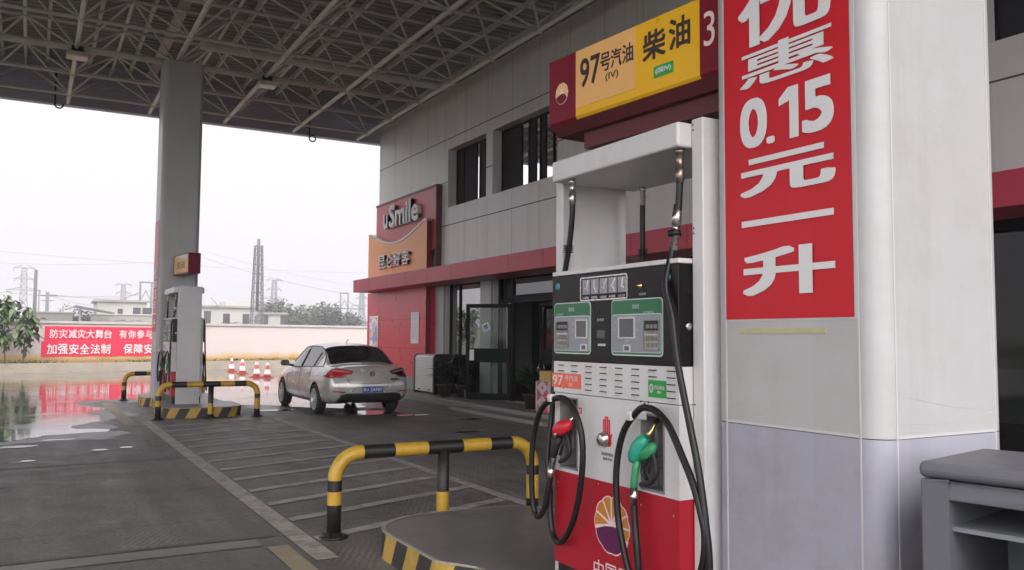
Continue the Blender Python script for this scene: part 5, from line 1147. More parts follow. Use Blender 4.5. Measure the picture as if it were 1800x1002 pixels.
# door gaps, handles, mirrors on both sides
for s in (-1, 1):
    side = lambda y, z, s=s: (s*3, y, z); D = (-s, 0, 0)
    for nm, pts in (('door_gap', [(1.17, .93), (1.165, .30)]), ('door_gap', [(2.17, .90), (2.10, .30)]), ('door_gap', [(.38, .96), (.42, .70), (.30, .62)]), ('sill_line', [(.40, .30), (2.10, .30)])): seam(pts, side, D, .0045, seam_m, nm)
    seam([(-.30, 1.0), (.4, .97), (1.2, .947), (2.1, .925)], side, D, .010, dark_metal, 'window_strip')
    seam([(-.27, 1.02), (-.1, 1.19), (.12, 1.32), (.4, 1.385), (.8, 1.40), (1.2, 1.40), (1.5, 1.37), (1.85, 1.22), (2.15, 1.0)], side, D, .012, dark_metal, 'window_frame')
    seam([(1.15, .95), (1.14, 1.39)], side, D, .02, dark_metal, 'door_post')
    seam([(.28, .97), (.18, 1.33)], side, D, .014, dark_metal, 'door_post')
    seam([(-.8, .86), (0, .80), (1.2, .76), (2.2, .74)], side, D, .005, car_paint, 'crease_line')
    for y in (.55, 1.42):
        hh, _ = cast(side(y, .82), D)
        mb = MB(); mb.tube(spline([(hh.x-s*.01, y-.09, .82), (hh.x+s*.035, y-.06, .825), (hh.x+s*.035, y+.06, .825), (hh.x-s*.01, y+.09, .82)], 4), .014, 7); off(mb.build('door_handle', car_paint))
    mb = MB(); mb.tube([(s*.80, 2.0, .95), (s*.93, 1.98, .97)], .025, 7, 1)
    V = [(.10, 0), (.115, .02), (.10, .10), (.055, .13)]
    for yy, k in ((0, 1), ): pass
    prof = rrect(.90, 1.10, .945, 1.075, .05, 4)
    b_ = [(s*x, 1.93, z) for x, z in prof]; c_ = [(s*(1.0+(x-1.0)*.8), 2.02, 1.01+(z-1.01)*.75) for x, z in prof]; d_ = [(s*(.99+(x-1.0)*.3), 2.07, 1.01+(z-1.01)*.3) for x, z in prof]; n = len(prof)
    mb.add(b_+c_+d_, [(i, (i+1) % n, n+(i+1) % n, n+i) for i in range(n)]+[(n+i, n+(i+1) % n, 2*n+(i+1) % n, 2*n+i) for i in range(n)]+[list(range(2*n, 3*n))], 0, True); mb.add(b_, [list(range(n))[::-1]], 2)
    off(mb.build('wing_mirror', [car_paint, dark_metal, car_glass]))
    for y in (0, 2.61):
        c = (s*.80, y, .312); w = MB()
        w.lathe((c[0]-s*.105, y, c[2]), [(.205, 0), (.275, s*.004), (.305, s*.03), (.312, s*.07), (.312, s*.14), (.305, s*.18), (.272, s*.203), (.228, s*.198), (.215, s*.18)], 36, axis='x', cap=False)
        wh = w.build('wheel', tyre_m); off(wh)
        w = MB(); w.lathe((c[0]-s*.105, y, c[2]), [(.222, s*.196), (.208, s*.19), (.2, s*.05)], 32, axis='x', cap=False)
        for k in range(5):
            a = R(72*k+18)
            for da in (-.14, .14):
                p0 = Vector((c[0]+s*.078, y+.045*math.cos(a), c[2]+.045*math.sin(a))); p1 = Vector((c[0]+s*.085, y+.21*math.cos(a+da), c[2]+.21*math.sin(a+da))); w.bar(p0, p1, .038, .02)
        w.lathe((c[0]-s*.105, y, c[2]), [(.06, s*.18), (.055, s*.197), (.0, s*.2)], 18, axis='x')
        r_ = w.build('rim', rim_m); off(r_); r_.parent = wh
        w = MB(); w.lathe((c[0]-s*.06, y, c[2]), [(.16, 0), (.16, s*.01), (0, s*.01)], 24, axis='x'); r_ = w.build('brake_disc', mat('brake disc', (.012, .012, .012), .6)); off(r_); r_.parent = wh
mb = MB(); mb.tube([(-.42, -.95, .27), (-.42, -.70, .27)], .03, 10); off(mb.build('exhaust_pipe', chrome))
mb = MB(); mb.tube([(.0, .62, 1.475), (.0, .55, 1.53), (.0, .48, 1.55)], .008, 6); off(mb.build('aerial', dark_metal))
bm.free(); CAR.location = (CX, CY, 0)

# ================================================================== roll shutter cabinet, plants, cartons on the step
RC = thing('roll_cabinet', 'black round cornered cabinet with white roller shutter beside the red wall', 'cabinet', (9.2, 20.6, .148))
prof = [(9.03, .148), (9.03, 1.05)]+[(9.15-.12*math.cos(R(a)), 1.06+.12*math.sin(R(a))) for a in range(10, 91, 16)]+[(9.57, 1.18), (9.57, .148)]
for ya, yb in ((19.93, 20.02), (21.17, 21.26)):
    mb = MB(); mb.prism(prof, 'y', ya, yb); mb.build('end_panel', dark_metal, RC, bevel=.012)
mb = MB(); mb.box(9.1, 9.56, 20.02, 21.17, .17, 1.15); mb.build('body', dark_metal, RC)
mb = MB()
for k in range(18):
    z = .2+.049*k; mb.prism([(9.05, z), (9.042, z+.012), (9.042, z+.037), (9.05, z+.047), (9.07, z+.047), (9.07, z)], 'y', 20.021, 21.169)
mb.prism([(9.052, 1.085), (9.075, 1.13), (9.15, 1.162), (9.55, 1.165), (9.55, 1.15), (9.16, 1.15), (9.085, 1.12), (9.065, 1.085)], 'y', 20.021, 21.169)
mb.build('roller_shutter', mat('white shutter', (.60, .59, .57), .45, var=.05, grime=.25), RC)
mb = MB(); mb.box(9.03, 9.043, 20.2, 20.3, .235, .265); mb.box(9.03, 9.043, 20.85, 20.95, .235, .265); mb.build('catch', dark_metal, RC)
mb = MB(); mb.lathe((9.4, 19.929, .82), [(.018, 0), (.015, -.006), (0, -.007)], 12, axis='y'); mb.build('lock', chrome, RC)
leaf_m = mat('dark glossy leaf', (.014, .028, .011), .42, var=.5, scale=12)
leaf_f = mat('leaf green', (.055, .085, .03), .6, var=.55, scale=8)
pot_m = mat('brown plant pot', (.035, .018, .013), .55, var=.2)
def strap_plant(x, y, h, spread, n, label, seed):
    t = thing('potted_plant', label, 'plant', (x, y, .148), 'potted plants by the store door'); rnd = random.Random(seed)
    MB().lathe((x, y, .148), [(.13, 0), (.19, .26), (.21, .27), (.21, .31), (.18, .31), (.17, .27), (0, .27)], 20).build('pot', pot_m, t)
    f = MB()
    for k in range(n):
        a = rnd.uniform(0, 6.28); L = rnd.uniform(.5, 1)*h; s = rnd.uniform(.35, 1)*spread; w = rnd.uniform(.018, .035); z0 = .148+.26+rnd.uniform(0, .25)*h
        P = []; 
        for q in range(6):
            u = q/5; P.append(Vector((x+math.cos(a)*s*(u**1.2)*L, y+math.sin(a)*s*(u**1.2)*L, z0+L*(u*1.15-.75*u*u*s*1.3))))
        d = Vector((-math.sin(a), math.cos(a), 0)); V = []
        for q, p in enumerate(P): ww = w*(1-abs(q/5-.4)**1.5*1.6); ww = max(ww, .003); V += [p-d*ww+Vector((0, 0, ww*.5)), p, p+d*ww+Vector((0, 0, ww*.5))]
        f.add(V, [(3*q+c, 3*q+c+1, 3*q+c+4, 3*q+c+3) for q in range(5) for c in (0, 1)], 0, True)
    o = f.build('foliage', leaf_m, t); MB().tube([(x, y, .4), (x+.02, y, .9)], .02, 6).build('stem', pot_m, t)
    return t
strap_plant(8.98, 19.15, .78, .85, 130, 'dark strap leaved pot plant between the shutter cabinet and the door leaf', 3)
strap_plant(9.08, 15.1, .72, .85, 130, 'dark strap leaved pot plant at the doorway beside the pink cartons', 5)
strap_plant(9.30, 18.75, .6, .7, 70, 'low dark pot plant half hidden behind the door leaf', 8)
MB_ = MB(); MB_.lathe((8.98, 17.95, .148), [(.045, 0), (.045, .2), (.03, .25), (.02, .29), (.02, .32), (0, .32)], 14); bt = MB_.build('bottle', mat('cloudy bottle', (.35, .35, .34), .2, var=.2), loc=(8.98, 17.95, .148)); tag(bt, 'small pale plastic bottle standing on the step at the door leaf edge', 'bottle')
pinkm = mat('carton pink print', (.52, .07, .13), .5); cartm = mat('carton pale', (.55, .47, .45), .6)
def carton(z, h, label, m_, deco=True, x=8.9, y0=14.16, y1=14.68):
    t = thing('carton', label, 'carton', (x+.15, (y0+y1)/2, z), 'stacked cartons by the door')
    MB().box(x, x+.3, y0, y1, z, z+h).build('box', m_, t, bevel=.004)
    if deco:
        d = MB(); ym = (y0+y1)/2
        for s in (-1, 1):
            for pts in ([(0, 0), (.08, h*.28), (.2, h*.52), (.205, 0)], [(.04, h*.98), (.2, h*.62), (.205, h*.98)]): d.prism([(ym+s*a, z+b+.003) for a, b in pts], 'x', x-.0022, x-.0005)
        d.prism([(ym, z+h*.42), (ym+.05, z+h*.56), (ym, z+h*.74), (ym-.05, z+h*.56)], 'x', x-.0022, x-.0005); d.build('print', pinkm, t)
carton(.148, .30, 'pink and white printed carton at the bottom of the stack by the doorway', cartm)
carton(.45, .30, 'pink and white printed carton in the middle of the stack, under the yellow one', cartm)
carton(.752, .20, 'small yellow carton on top of the stack by the doorway', mat('yellow carton', (.50, .36, .10), .6), False, 8.93, 14.2, 14.58)

# ================================================================== traffic cones
def cone():
    t = thing('traffic_cone', 'a', 'traffic cone', (0, 0, 0), 'traffic cones on the wet ground')
    rd = mat('cone red', (.40, .06, .06), .5, var=.15, grime=.3); wh = mat('cone white band', (.62, .60, .58), .45)
    mb = MB(); mb.lathe((0, 0, .03), [(.15, 0), (.125, .12), (.124, .121), (.096, .30), (.095, .301), (.068, .46), (.067, .461), (.048, .58), (.047, .581), (.028, .68), (.0, .682)], 20, [0, 1, 1, 0, 0, 1, 1, 0, 0, 0]); mb.build('cone_body', [rd, wh], t)
    mb = MB(); mb.prism(rrect(-.2, .2, -.2, .2, .03), 'z', .005, .04); mb.build('base', rd, t, bevel=.006); return t
c0 = cone(); spots = [(8.05, 40.07), (7.98, 37.48), (7.82, 34.15), (8.06, 33.4)]
for k, (x, y) in enumerate(spots):
    c = c0 if k == 0 else copy_tree(c0); c.location = (x, y, 0); c.rotation_euler.z = .3*k
    c['label'] = ['red and white traffic cone farthest back, nearest the kerb of the white wall', 'red and white traffic cone second from the kerb, between two others', 'red and white traffic cone third from the kerb, next to the frontmost', 'frontmost red and white traffic cone, close to the silver car'][k]

# ================================================================== boundary wall, planting strip, banners
WS = 0.2                                   # the wall runs slightly away to the right
def wy(x, y0=43.0): return y0 + WS*x
wd = Vector((1, WS, 0)).normalized(); wn = Vector((WS, -1, 0)).normalized()      # along the wall, and towards the station
def slabw(mb, x0, x1, y0, y1, z0, z1, mi=0):
    v = [(x, wy(x, y), z) for x in (x0, x1) for y in (y0, y1) for z in (z0, z1)]
    mb.add(v, [(0, 1, 3, 2), (4, 6, 7, 5), (0, 4, 5, 1), (2, 3, 7, 6), (0, 2, 6, 4), (1, 5, 7, 3)], mi)
def wall_mat():
    m = bpy.data.materials.new('whitewashed wall with mud splash'); m.use_nodes = True; n = m.node_tree.nodes; l = m.node_tree.links; b = n['Principled BSDF']; b.inputs['Roughness'].default_value = .8
    g = n.new('ShaderNodeNewGeometry'); sx = n.new('ShaderNodeSeparateXYZ'); l.new(g.outputs['Position'], sx.inputs[0])
    t = n.new('ShaderNodeTexNoise'); t.inputs['Scale'].default_value = 1.2; t.inputs['Detail'].default_value = 8; l.new(g.outputs['Position'], t.inputs['Vector'])
    a = n.new('ShaderNodeMath'); a.operation = 'MULTIPLY_ADD'; a.inputs[1].default_value = -.45; l.new(t.outputs['Fac'], a.inputs[0]); l.new(sx.outputs['Z'], a.inputs[2])
    r = n.new('ShaderNodeMapRange'); r.inputs['From Min'].default_value = .22; r.inputs['From Max'].default_value = .62; l.new(a.outputs[0], r.inputs['Value'])
    rp = n.new('ShaderNodeValToRGB'); e = rp.color_ramp.elements; e[0].color = (.34, .20, .07, 1); e[1].color = (.52, .45, .435, 1); q = e.new(.45); q.color = (.50, .36, .18, 1); l.new(r.outputs[0], rp.inputs['Fac']); l.new(rp.outputs[0], b.inputs['Base Color']); return m
pa0 = lambda px_: (lambda d: d*(43.0/(d.y-WS*d.x)))(ray(px_, 565))
BW = thing('boundary_wall', 'long whitewashed boundary wall with orange mud splash along its foot', 'wall', (5, wy(5), 0))
mb = MB(); slabw(mb, -30, 42, 43.0, 43.25, 0, 2.13); mb.build('wall', wall_mat(), BW)
mb = MB(); slabw(mb, -30, 42, 42.93, 43.32, 2.131, 2.24); mb.build('coping', mat('wall coping', (.42, .40, .38), .8, grime=.5), BW)
mb = MB(); slabw(mb, 3.5, 3.9, 42.99, 43, .5, 2.13) if False else None
mb = MB(); slabw(mb, -30, 42, 41.05, 41.30, 0, .40); k = mb.build('kerb', mat('stained kerb', (.34, .30, .24), .75, var=.25, scale=2, grime=.6)); tag(k, kind='structure')
mb = MB(); slabw(mb, -30, 42, 41.31, 42.99, 0, .36); k = mb.build('soil', mat('wet soil', (.11, .07, .035), .9, var=.4, scale=4)); tag(k, kind='structure')
rnd = random.Random(31)
for px_, n, lab in ((226, 7, 'broken grey tiles lying on the white wall top above the red banners'), (405, 8, 'broken grey tiles lying on the white wall top right of the far pillar')):
    c = pa0(px_); mb = MB()
    for k in range(n):
        x = c.x+rnd.uniform(-.5, .5); y = wy(x, 43.12)+rnd.uniform(-.06, .06); a = rnd.uniform(-.4, .4); mb.bar((x-.12, y, 2.26+rnd.uniform(0, .05)), (x+.12, y+a*.1, 2.27+rnd.uniform(0, .09)), .14, .035)
    tag(mb.build('tile_fragments', mat('broken tile', (.16, .15, .14), .85, var=.3), loc=(c.x, wy(c.x, 43.12), 2.24)), lab, 'tiles', 'broken tiles on the wall top')
def wall_banner(txts, x0, x1, z0, z1, label):
    t = thing('slogan_banner', label, 'banner', ((x0+x1)/2, wy((x0+x1)/2), z0), 'red slogan banners on the boundary wall')
    n = 16; mb = MB(); P = [(x0+(x1-x0)*k/n) for k in range(n+1)]
    mb.add([(x, wy(x, 42.985)-.012*math.sin(k*2.1), z) for z in (z0, z1) for k, x in enumerate(P)], [(k, k+1, n+2+k, n+1+k) for k in range(n)], 0, True); mb.build('cloth', banner_red, t)
    mb = MB()
    for ch, x, w, h in txts: letter(mb, ch, (x, wy(x, 42.955), z0+(z1-z0)*.5-h/2), wd, V_Z, w, h, .004, .012)
    mb.build('lettering', print_pink if z0 > 1 else print_white, t)
def row(s, xa, pitch, w, h): return [(ch, xa+pitch*k, w, h) for k, ch in enumerate(s) if ch != ' ']
pa = lambda px_, py_: (lambda d: d*((43.0)/(d.y-WS*d.x)))(ray(px_, py_))
x_ = [pa(p, 580).x for p in (88, 196, 210, 270)]; 
wall_banner(row('防灾减灾大舞台', x_[0], (x_[1]-x_[0])/6.85, .34, .40)+row('有你参与更精', x_[2], (x_[3]-x_[2])/3.95, .34, .40), .55, pa(336, 580).x, 1.335, 2.0, 'upper red slogan banner with thin pale pink characters on the white wall')
x_ = [pa(p, 615).x for p in (82, 193, 217, 269)]
wall_banner(row('加强安全法制', x_[0], (x_[1]-x_[0])/5.85, .40, .46)+row('保障安全', x_[2], (x_[3]-x_[2])/2.9, .40, .46), .44, pa(338, 600).x, .63, 1.325, 'lower red slogan banner with bold white characters on the white wall')

# saplings and weeds in the planting strip
def blade_leaf(f, p, d, L, W_, droop, rnd):
    d = d.normalized(); s = d.cross(Vector((0, 0, 1))); s = s.normalized() if s.length > .01 else Vector((1, 0, 0)); P = []
    for q in range(4): u = q/3; P.append(p+d*(L*u)+Vector((0, 0, -droop*L*u*u)))
    V = []
    for q, c in enumerate(P): w = W_*(.25, 1, .8, .05)[q]; V += [c-s*w+Vector((0, 0, w*.35)), c, c+s*w+Vector((0, 0, w*.35))]
    f.add(V, [(3*q+c, 3*q+c+1, 3*q+c+4, 3*q+c+3) for q in range(3) for c in (0, 1)], 0, True)
bark = mat('grey bark', (.10, .085, .065), .85, var=.3, scale=8)
leaf_s = mat('sapling leaf', (.075, .115, .045), .55, var=.5, scale=3)
dead = mat('withered leaf', (.07, .055, .045), .8, var=.3)
def sapling(x, y, H, lean, n, label, seed, rcrown):
    t = thing('sapling', label, 'tree', (x, y, .36), 'saplings before the white wall'); rnd = random.Random(seed)
    tr = [Vector((x+lean*u*u+.04*math.sin(u*5+seed), y, .36+H*u)) for u in (0, .25, .5, .75, 1)]; mb = MB(); mb.tube(spline(tr, 4), [.035-.0015*k for k in range(17)], 7)
    f = MB(); dd_ = MB()
    for k in range(9):
        a = rnd.uniform(0, 6.28); u = rnd.uniform(.4, .95); b = tr[0].lerp(tr[-1], u); e = b+Vector((math.cos(a)*rcrown*.7, math.sin(a)*rcrown*.5, rnd.uniform(.1, .5))); mb.tube([b, (b+e)/2+Vector((0, 0, .08)), e], [.014, .01, .006], 5)
        for j in range(n//9):
            p = b.lerp(e, rnd.uniform(.15, 1.05))+Vector((rnd.gauss(0, rcrown*.28), rnd.gauss(0, rcrown*.22), rnd.gauss(0, .22))); aa = rnd.uniform(0, 6.28)
            blade_leaf(f, p, Vector((math.cos(aa), math.sin(aa), rnd.uniform(-.9, .15))), rnd.uniform(.2, .36), rnd.uniform(.075, .13), rnd.uniform(.2, .8), rnd)
    for k in range(14):
        p = tr[0].lerp(tr[-1], rnd.uniform(.15, .5))+Vector((rnd.gauss(0, .06), 0, 0)); blade_leaf(dd_, p, Vector((rnd.uniform(-.4, .4), rnd.uniform(-.4, .4), -1)), .2, .05, .1, rnd)
    mb.build('trunk', bark, t); f.build('crown', leaf_s, t); dd_.build('withered_leaves', dead, t)
sapling(-.93, 41.9, 2.55, .0, 130, 'broad leaved sapling with drooping withered leaves at the far left wall end', 2, .42)
sapling(-.20, 41.95, 2.25, .10, 140, 'broad leaved sapling just left of the red slogan banners', 4, .42)
sapling(-1.75, 41.8, 3.1, .12, 130, 'taller sapling cut off by the left picture edge', 9, .42)
wm_ = mat('weed green', (.085, .11, .03), .7, var=.5, scale=6)
f = MB(); rnd = random.Random(11)
for k in range(900):
    c = rnd.choice([-3, -.6, .3, 4.6, 5.4, 9, 11, 13, 15]); x = rnd.gauss(c, .55) if rnd.random() < .8 else rnd.uniform(-4, 17); y = wy(x, 42.0)+rnd.uniform(-.4, .85); a = rnd.uniform(0, 6.28)
    blade_leaf(f, Vector((x, y, .36)), Vector((math.cos(a)*.6, math.sin(a)*.6, rnd.uniform(.5, 1.4))), rnd.uniform(.12, .42), rnd.uniform(.012, .03), .5, rnd)
tag(f.build('weeds', wm_), 'green weeds along the foot of the white wall', kind='stuff')

# ================================================================== beyond the wall
def pos(px_, py_, Y): return at_y(px_, py_, Y)
far_white = mat('weathered render', (.40, .385, .36), .85, var=.1, scale=.6, grime=.5)
far_grey = mat('grey block wall', (.27, .255, .24), .9, var=.15, scale=1, grime=.3)
roof_d = mat('dark sheet roof', (.10, .10, .105), .6, var=.2)
win_d = mat('dark window', (.03, .03, .035), .2)
def house(x0, x1, y, depth, z1, label, wins, m_=far_white, roof=None, extra=None):
    t = thing('house', label, 'house', ((x0+x1)/2, y, 0), 'houses beyond the wall')
    MB().box(x0, x1, y, y+depth, -.05, z1).build('wall', m_, t)
    MB().box(x0-.35, x1+.35, y-.35, y+depth+.35, z1+.005, z1+.28).build('roof', roof or far_grey, t)
    for (a, b, c, d) in wins: MB().box(a, b, y-.03, y-.001, c, d).build('window', win_d, t)
    if extra: extra(t)
    return t
p, q = pos(172, 530, 118), pos(258, 531, 118)
house(p.x, q.x, 118, 8, p.z, 'flat roofed pale house with small windows, left of the far pillar', [(p.x+5.2, p.x+6.3, 4.2, 5.2), (p.x+2.3, p.x+2.9, 3.2, 5.0), (q.x-1.6, q.x-.7, 3.2, 5.2)])
p, q = pos(160, 553, 105), pos(285, 553, 105)
t = thing('block_wall', 'low grey block wall in front of the flat roofed house beyond the white wall', 'wall', ((p.x+q.x)/2, 105, 0)); MB().box(p.x, q.x, 105, 105.3, -.05, p.z).build('wall', far_grey, t); MB().box(p.x-.1, q.x+.1, 104.9, 105.4, p.z+.003, p.z+.14).build('coping', far_white, t)
p, q = pos(133, 541, 100), pos(200, 552, 100)
t = thing('shed', 'open shed with dark tilted sheet roof beside the flat roofed house', 'shed', (p.x, 100, 0))
mb = MB(); mb.add([(p.x, 99, p.z), (q.x, 99, q.z), (q.x, 104, q.z+.1), (p.x, 104, p.z+.1), (p.x, 99, p.z+.25), (q.x, 99, q.z+.15), (q.x, 104, q.z+.25), (p.x, 104, p.z+.35)], [(3, 2, 1, 0), (4, 5, 6, 7), (0, 1, 5, 4), (1, 2, 6, 5), (2, 3, 7, 6), (3, 0, 4, 7)]); mb.build('roof', roof_d, t)
for x in (p.x+.4, (p.x+q.x)/2, q.x-.3): MB().bar((x, 99.5, 0), (x, 99.5, p.z-.7*(x-p.x)/(q.x-p.x)-.05), .14).build('post', far_grey, t)
p, q = pos(352, 540, 120), pos(452, 541, 120); r = pos(400, 535, 120)
def ex(t):
    MB().box(r.x, q.x-.3, 121.5, 126, p.z+.29, pos(400, 534, 121.5).z+.35).build('upper_room', far_white, t)
    MB().bar((p.x+2.2, 119, p.z+.2), (p.x+1.2, 119, p.z+1.3), .5, .1).build('dish', far_white, t)
house(p.x, q.x, 120, 9, p.z, 'long low pale house with upper room, between far pillar and lattice mast', [(p.x+3+2.6*k, p.x+3.9+2.6*k, 3.3, 4.7) for k in range(4)]+[(p.x+.5, p.x+1.4, 3.0, 5.0)], extra=ex)
p, q = pos(445, 555, 125), pos(468, 555, 125)
house(p.x, p.x+5, 127, 5, pos(445, 552, 127).z, 'small pale outbuilding at the foot of the green tree hill', [(p.x+1, p.x+1.8, 2.6, 3.6)])
p, q = pos(50, 549, 95), pos(128, 549, 95)
t = thing('block_wall', 'dark weathered yard wall behind the saplings, left of the shed', 'wall', ((p.x+q.x)/2, 95, 0)); MB().box(p.x, q.x, 95, 95.3, -.05, p.z).build('wall', mat('dark yard wall', (.16, .155, .145), .9, var=.2), t); MB().box(p.x-.1, q.x+.1, 94.9, 95.4, p.z+.003, p.z+.12).build('coping', far_grey, t)

iron = mat('galvanised lattice', (.13, .13, .14), .6, var=.1)
iron_d = mat('dark lattice steel', (.085, .085, .09), .6, var=.1)
def lattice(mb, bx, by, z0, z1, w0, w1, n, r):
    """Four legs with ring and cross bracing between z0 and z1."""
    def c(u): w = w0+(w1-w0)*u; z = z0+(z1-z0)*u; return [Vector((bx+sx*w/2, by+sy*w/2, z)) for sx, sy in ((-1, -1), (1, -1), (1, 1), (-1, 1))]
    us = [1-(1-k/n)**1.0 for k in range(n+1)]
    for a, b in zip(us[:-1], us[1:]):
        A, B_ = c(a), c(b)
        for k in range(4):
            mb.bar(A[k], B_[k], r*2); mb.bar(A[k], B_[(k+1) % 4], r*1.1); mb.bar(A[(k+1) % 4], B_[k], r*1.1); mb.bar(B_[k], B_[(k+1) % 4], r*1.2)
def pylon(px_, top, Y, label, k=1.0):
    b = pos(px_, 590, Y); zt = pos(px_, top, Y).z; x = b.x; H = zt
    t = thing('pylon', label, 'pylon', (x, Y, 0), 'steel transmission pylons on the horizon')
    r = .125*k*Y/300; mb = MB(); lattice(mb, x, Y, 0, H*.55, H*.24, H*.085, 5, r); lattice(mb, x, Y, H*.55, H*.97, H*.085, H*.055, 5, r); mb.build('tower', iron, t)
    mb = MB()
    for z, w in ((.68, .21), (.98, .13), (.83, .12)):
        for s in (-1, 1):
            for dy in (-.02, .02): mb.bar((x, Y+dy*H, H*z), (x+s*H*w, Y, H*(z-.005)), r*1.6); mb.bar((x+s*H*.03, Y+dy*H, H*(z+.035)), (x+s*H*w, Y, H*(z-.005)), r*1.3)
            mb.bar((x+s*H*w*.95, Y, H*(z-.005)), (x+s*H*w*.95, Y, H*(z-.045)), r*1.6)
    mb.build('cross_arm', iron, t); return H
pylon(38, 468, 300, 'tall grey transmission pylon above the saplings')
pylon(214, 498, 340, 'grey transmission pylon above the flat roofed house')
pylon(480, 490, 320, 'grey transmission pylon above the green tree hill')
pylon(635, 508, 300, 'grey transmission pylon at the edge of the red sign wall')
def hframe(pa_, pb_, top, Y, label):
    a, b = pos(pa_, top, Y), pos(pb_, top, Y); t = thing('twin_pole', label, 'power pole', ((a.x+b.x)/2, Y, 0), 'twin poles of the power line')
    for p in (a, b): MB().tube([(p.x, Y, 0), (p.x, Y, p.z)], [.3, .2], 8).build('pole', iron_d, t)
    mb = MB(); mb.bar((a.x-.3, Y, a.z), (b.x+.3, Y, a.z), .28); mb.bar((a.x-4.5, Y, a.z-4.2), (b.x+4.5, Y, a.z-4.2), .3); m_ = (a.x+b.x)/2
    mb.bar((a.x, Y, a.z-4.2), (m_, Y, a.z-1.8), .16); mb.bar((b.x, Y, a.z-4.2), (m_, Y, a.z-1.8), .16); mb.bar((a.x-4.2, Y, a.z-4.2), (a.x, Y, a.z-2.2), .14); mb.bar((b.x+4.2, Y, a.z-4.2), (b.x, Y, a.z-2.2), .14); mb.build('cross_arm', iron_d, t); return a, b
hframe(247, 267, 496, 200, 'twin pole power frame just left of the far pillar')
hframe(599, 612, 515, 220, 'twin pole power frame between tree hill and the red sign wall')
def pole(px_, top, Y, r, label, arm=0):
    a = pos(px_, top, Y); t = thing('power_pole', label, 'power pole', (a.x, Y, 0), 'single poles beyond the wall')
    MB().tube([(a.x, Y, 0), (a.x, Y, a.z)], [r*1.15, r*.85], 8).build('pole', iron_d if r > .12 else iron, t)
    if arm: mb = MB(); mb.bar((a.x-arm, Y, a.z-.5), (a.x+arm, Y, a.z-.5), .09); mb.bar((a.x-arm*.6, Y, a.z-1.2), (a.x+arm*.6, Y, a.z-1.2), .08); mb.build('cross_arm', iron_d, t)
    return a
pole(63.5, 474, 85, .15, 'thick dark concrete pole rising right of the saplings'); pole(69, 509, 120, .08, 'thin pale pole beside the thick dark pole')
pole(82, 513, 130, .12, 'short dark power pole with crossarm, left one of a close pair', 1.1); pole(85.5, 513, 130, .12, 'short dark power pole with crossarm, right one of a close pair', 1.1); pole(111, 538, 120, .09, 'thin short pole above the hedge')
# lattice mast with an inner flue pipe
a, b = pos(453, 432, 110), pos(453, 420, 110); x = pos(453, 580, 110).x-.15
t = thing('lattice_mast', 'tall dark four legged lattice mast carrying a flue pipe', 'mast', (x, 110, 0)); mb = MB(); lattice(mb, x, 110, 0, a.z, 1.55, .85, 11, .05); mb.build('lattice', iron_d, t)
MB().tube([(x, 110, 4.9), (x, 110, b.z)], .19, 10).build('flue_pipe', iron_d, t)
MB().tube([(x-.05, 109.6, 0), (x-.05, 109.6, 4.2)], .3, 10).build('lower_pipe', iron_d, t)
# overhead wires
wire_m = mat('overhead wire', (.25, .25, .26), .6)
def wire(P, sag, label, r=.03):
    a, b = P; n = 24; pts = [a.lerp(b, k/n)-Vector((0, 0, sag*4*(k/n)*(1-k/n))) for k in range(n+1)]; mb = MB(); mb.tube(pts, r*1.5, 4, cap=False); tag(mb.build('overhead_wire', wire_m, loc=a), label, 'wire', 'overhead power wires')
wire((pos(-120, 430, 230), pos(660, 480, 230)), 1.2, 'uppermost overhead wire crossing the whole sky', .03)
wire((pos(-120, 455, 240), pos(290, 460, 240)), 1, 'overhead wire above the tall left pylon top', .03)
wire((pos(355, 452, 235), pos(610, 517, 222)), .8, 'overhead wire running down to the right twin poles', .045)
wire((pos(355, 440, 240), pos(640, 505, 240)), .9, 'faint overhead wire above the one reaching the right twin poles', .03)
wire((pos(-60, 506, 200), pos(247, 518, 200)), 1.0, 'overhead wire from the left to the left twin poles', .035)
wire((pos(83, 516, 130), pos(250, 517, 200)), .8, 'overhead wire from the short pole pair to the left twin poles', .025)
wire((pos(83, 518, 130), pos(200, 538, 150)), .5, 'overhead wire from the short pole pair towards the flat roofed house', .02)
# trees on the hill and hedges: many small leaf clumps through each crown
def clump_tree(x, y, z0, H, rx, n, label, seed, m_, group):
    t = thing('tree', label, 'tree', (x, y, z0), group); rnd = random.Random(seed)
    mb = MB(); mb.tube(spline([(x, y, z0), (x+.1, y, z0+H*.3), (x-.1, y, z0+H*.7)], 4), [.22-.018*k for k in range(9)], 6); lobes = []
    for k in range(7):
        a = rnd.uniform(0, 6.28); c = Vector((x+math.cos(a)*rx*.6*rnd.random(), y+math.sin(a)*rx*.6*rnd.random(), z0+H*rnd.uniform(.4, .86))); lobes.append((c, rx*rnd.uniform(.32, .58))); mb.tube([(x, y, z0+H*.35), c], [.09, .04], 5)
    f = MB()
    for k in range(n):
        c, r = rnd.choice(lobes); d = Vector((rnd.gauss(0, 1), rnd.gauss(0, 1), rnd.gauss(0, .8))).normalized()*r*rnd.uniform(.55, 1.12); p = c+d; s = rnd.uniform(.16, .36)
        if p.z < z0: continue
        u = Vector((rnd.gauss(0, 1), rnd.gauss(0, 1), rnd.gauss(0, .6))).normalized(); v = u.cross(Vector((rnd.gauss(0, 1), rnd.gauss(0, 1), 1))).normalized()
        f.add([p-u*s, p-v*s*.6, p+u*s, p+v*s*.6], [(0, 1, 2, 3)])
    mb.build('trunk', bark, t); f.build('crown', m_, t)
lm = [mat('far leaf a', (.05, .065, .035), .7, var=.35, scale=.8), mat('far leaf b', (.04, .055, .03), .7, var=.35, scale=.8), mat('far leaf c', (.065, .08, .045), .7, var=.35, scale=.8)]
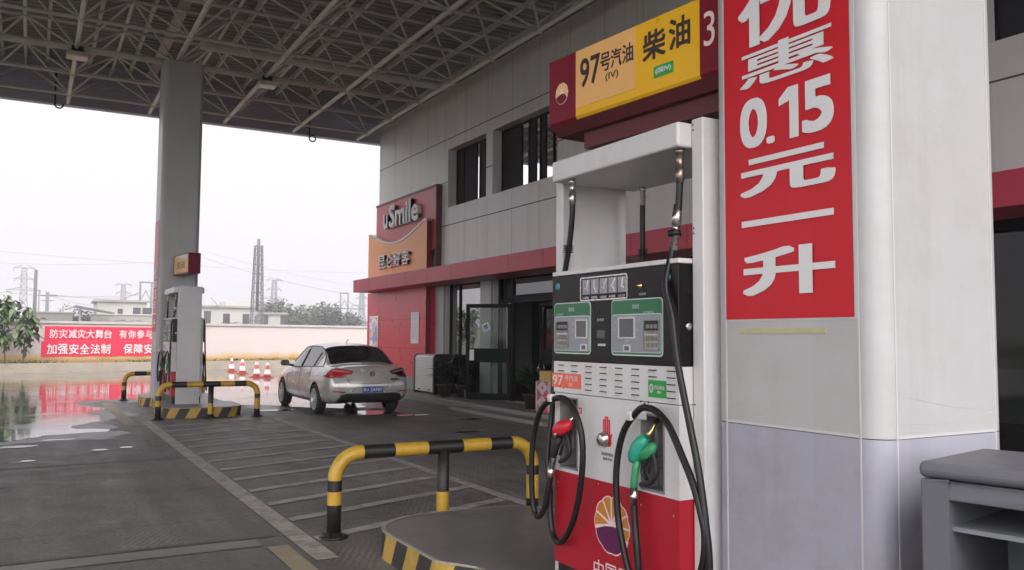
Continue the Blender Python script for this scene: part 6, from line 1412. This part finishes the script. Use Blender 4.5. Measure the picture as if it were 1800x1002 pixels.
hill = [(452, 549, 5, 0), (468, 540, 6, 1), (484, 533, 6.5, 2), (500, 531, 7, 0), (517, 532, 7, 1), (533, 537, 6, 2), (547, 541, 6, 0), (561, 546, 5, 1), (577, 551, 5, 2), (592, 556, 4, 0), (608, 557, 3.5, 1), (628, 556, 4, 2), (578, 537, 4, 1)]
for k, (px_, py_, r, c) in enumerate(hill):
    Y = 135+4*(k % 3); p = pos(px_, py_, Y); nm = ['at the left foot of the green hill by the mast', 'on the left slope of the green hill', 'left of the hilltop under the pylon', 'on the hilltop, tallest of the row', 'just right of the hilltop', 'on the right slope of the hill', 'lower down the right slope of the hill', 'near the right end of the hill', 'small, at the right foot of the hill', 'low, between the hill and the twin poles', 'low, at the foot of the right twin poles', 'low, behind the sign wall edge', 'thin, sticking up above the right slope'][k]
    clump_tree(p.x, Y, -.05, p.z+.6, r*.62, 750, 'hazy green tree '+nm, 40+k, lm[c], 'trees beyond the wall')
for k, (px_, py_, r) in enumerate([(118, 551, 3.5), (132, 547, 4), (148, 549, 3.6)]):
    p = pos(px_, py_, 125); clump_tree(p.x, 125, -.05, p.z+.4, r*.7, 500, 'hazy bushy tree behind the shed, '+['leftmost and lowest of three', 'tallest of three', 'next to the tilted roof'][k], 70+k, lm[k], 'trees beyond the wall')
f = MB(); rnd = random.Random(5)
for k in range(5000):
    Y = rnd.uniform(230, 330); px_ = rnd.uniform(-900, 1500); p = pos(px_, 560, Y); z = rnd.random()**1.5*(4.5+2.5*math.sin(px_*.021)+1.5*math.sin(px_*.063)); s = rnd.uniform(.5, 1.1); u = Vector((rnd.gauss(0, 1), rnd.gauss(0, 1), rnd.gauss(0, 1))).normalized(); v = u.cross(Vector((0.3, 1, .5))).normalized(); c = Vector((p.x, Y, z)); f.add([c-u*s, c-v*s, c+u*s, c+v*s], [(0, 1, 2, 3)])
tag(f.build('woods', lm[1]), 'far hazy line of woods along the horizon', kind='stuff')

# ================================================================== air
hz = MB(); hz.box(-500, 600, -120, 480, -1.05, 60); ho = hz.build('haze', []); ho['kind'] = 'stuff'
vm = bpy.data.materials.new('humid air'); vm.use_nodes = True; n = vm.node_tree.nodes; n.remove(n['Principled BSDF']); pv = n.new('ShaderNodeVolumePrincipled'); pv.inputs['Color'].default_value = (.70, .69, .725, 1); pv.inputs['Density'].default_value = .0022; pv.inputs['Anisotropy'].default_value = 0.2
vm.node_tree.links.new(pv.outputs[0], n['Material Output'].inputs['Volume']); ho.data.materials.append(vm)
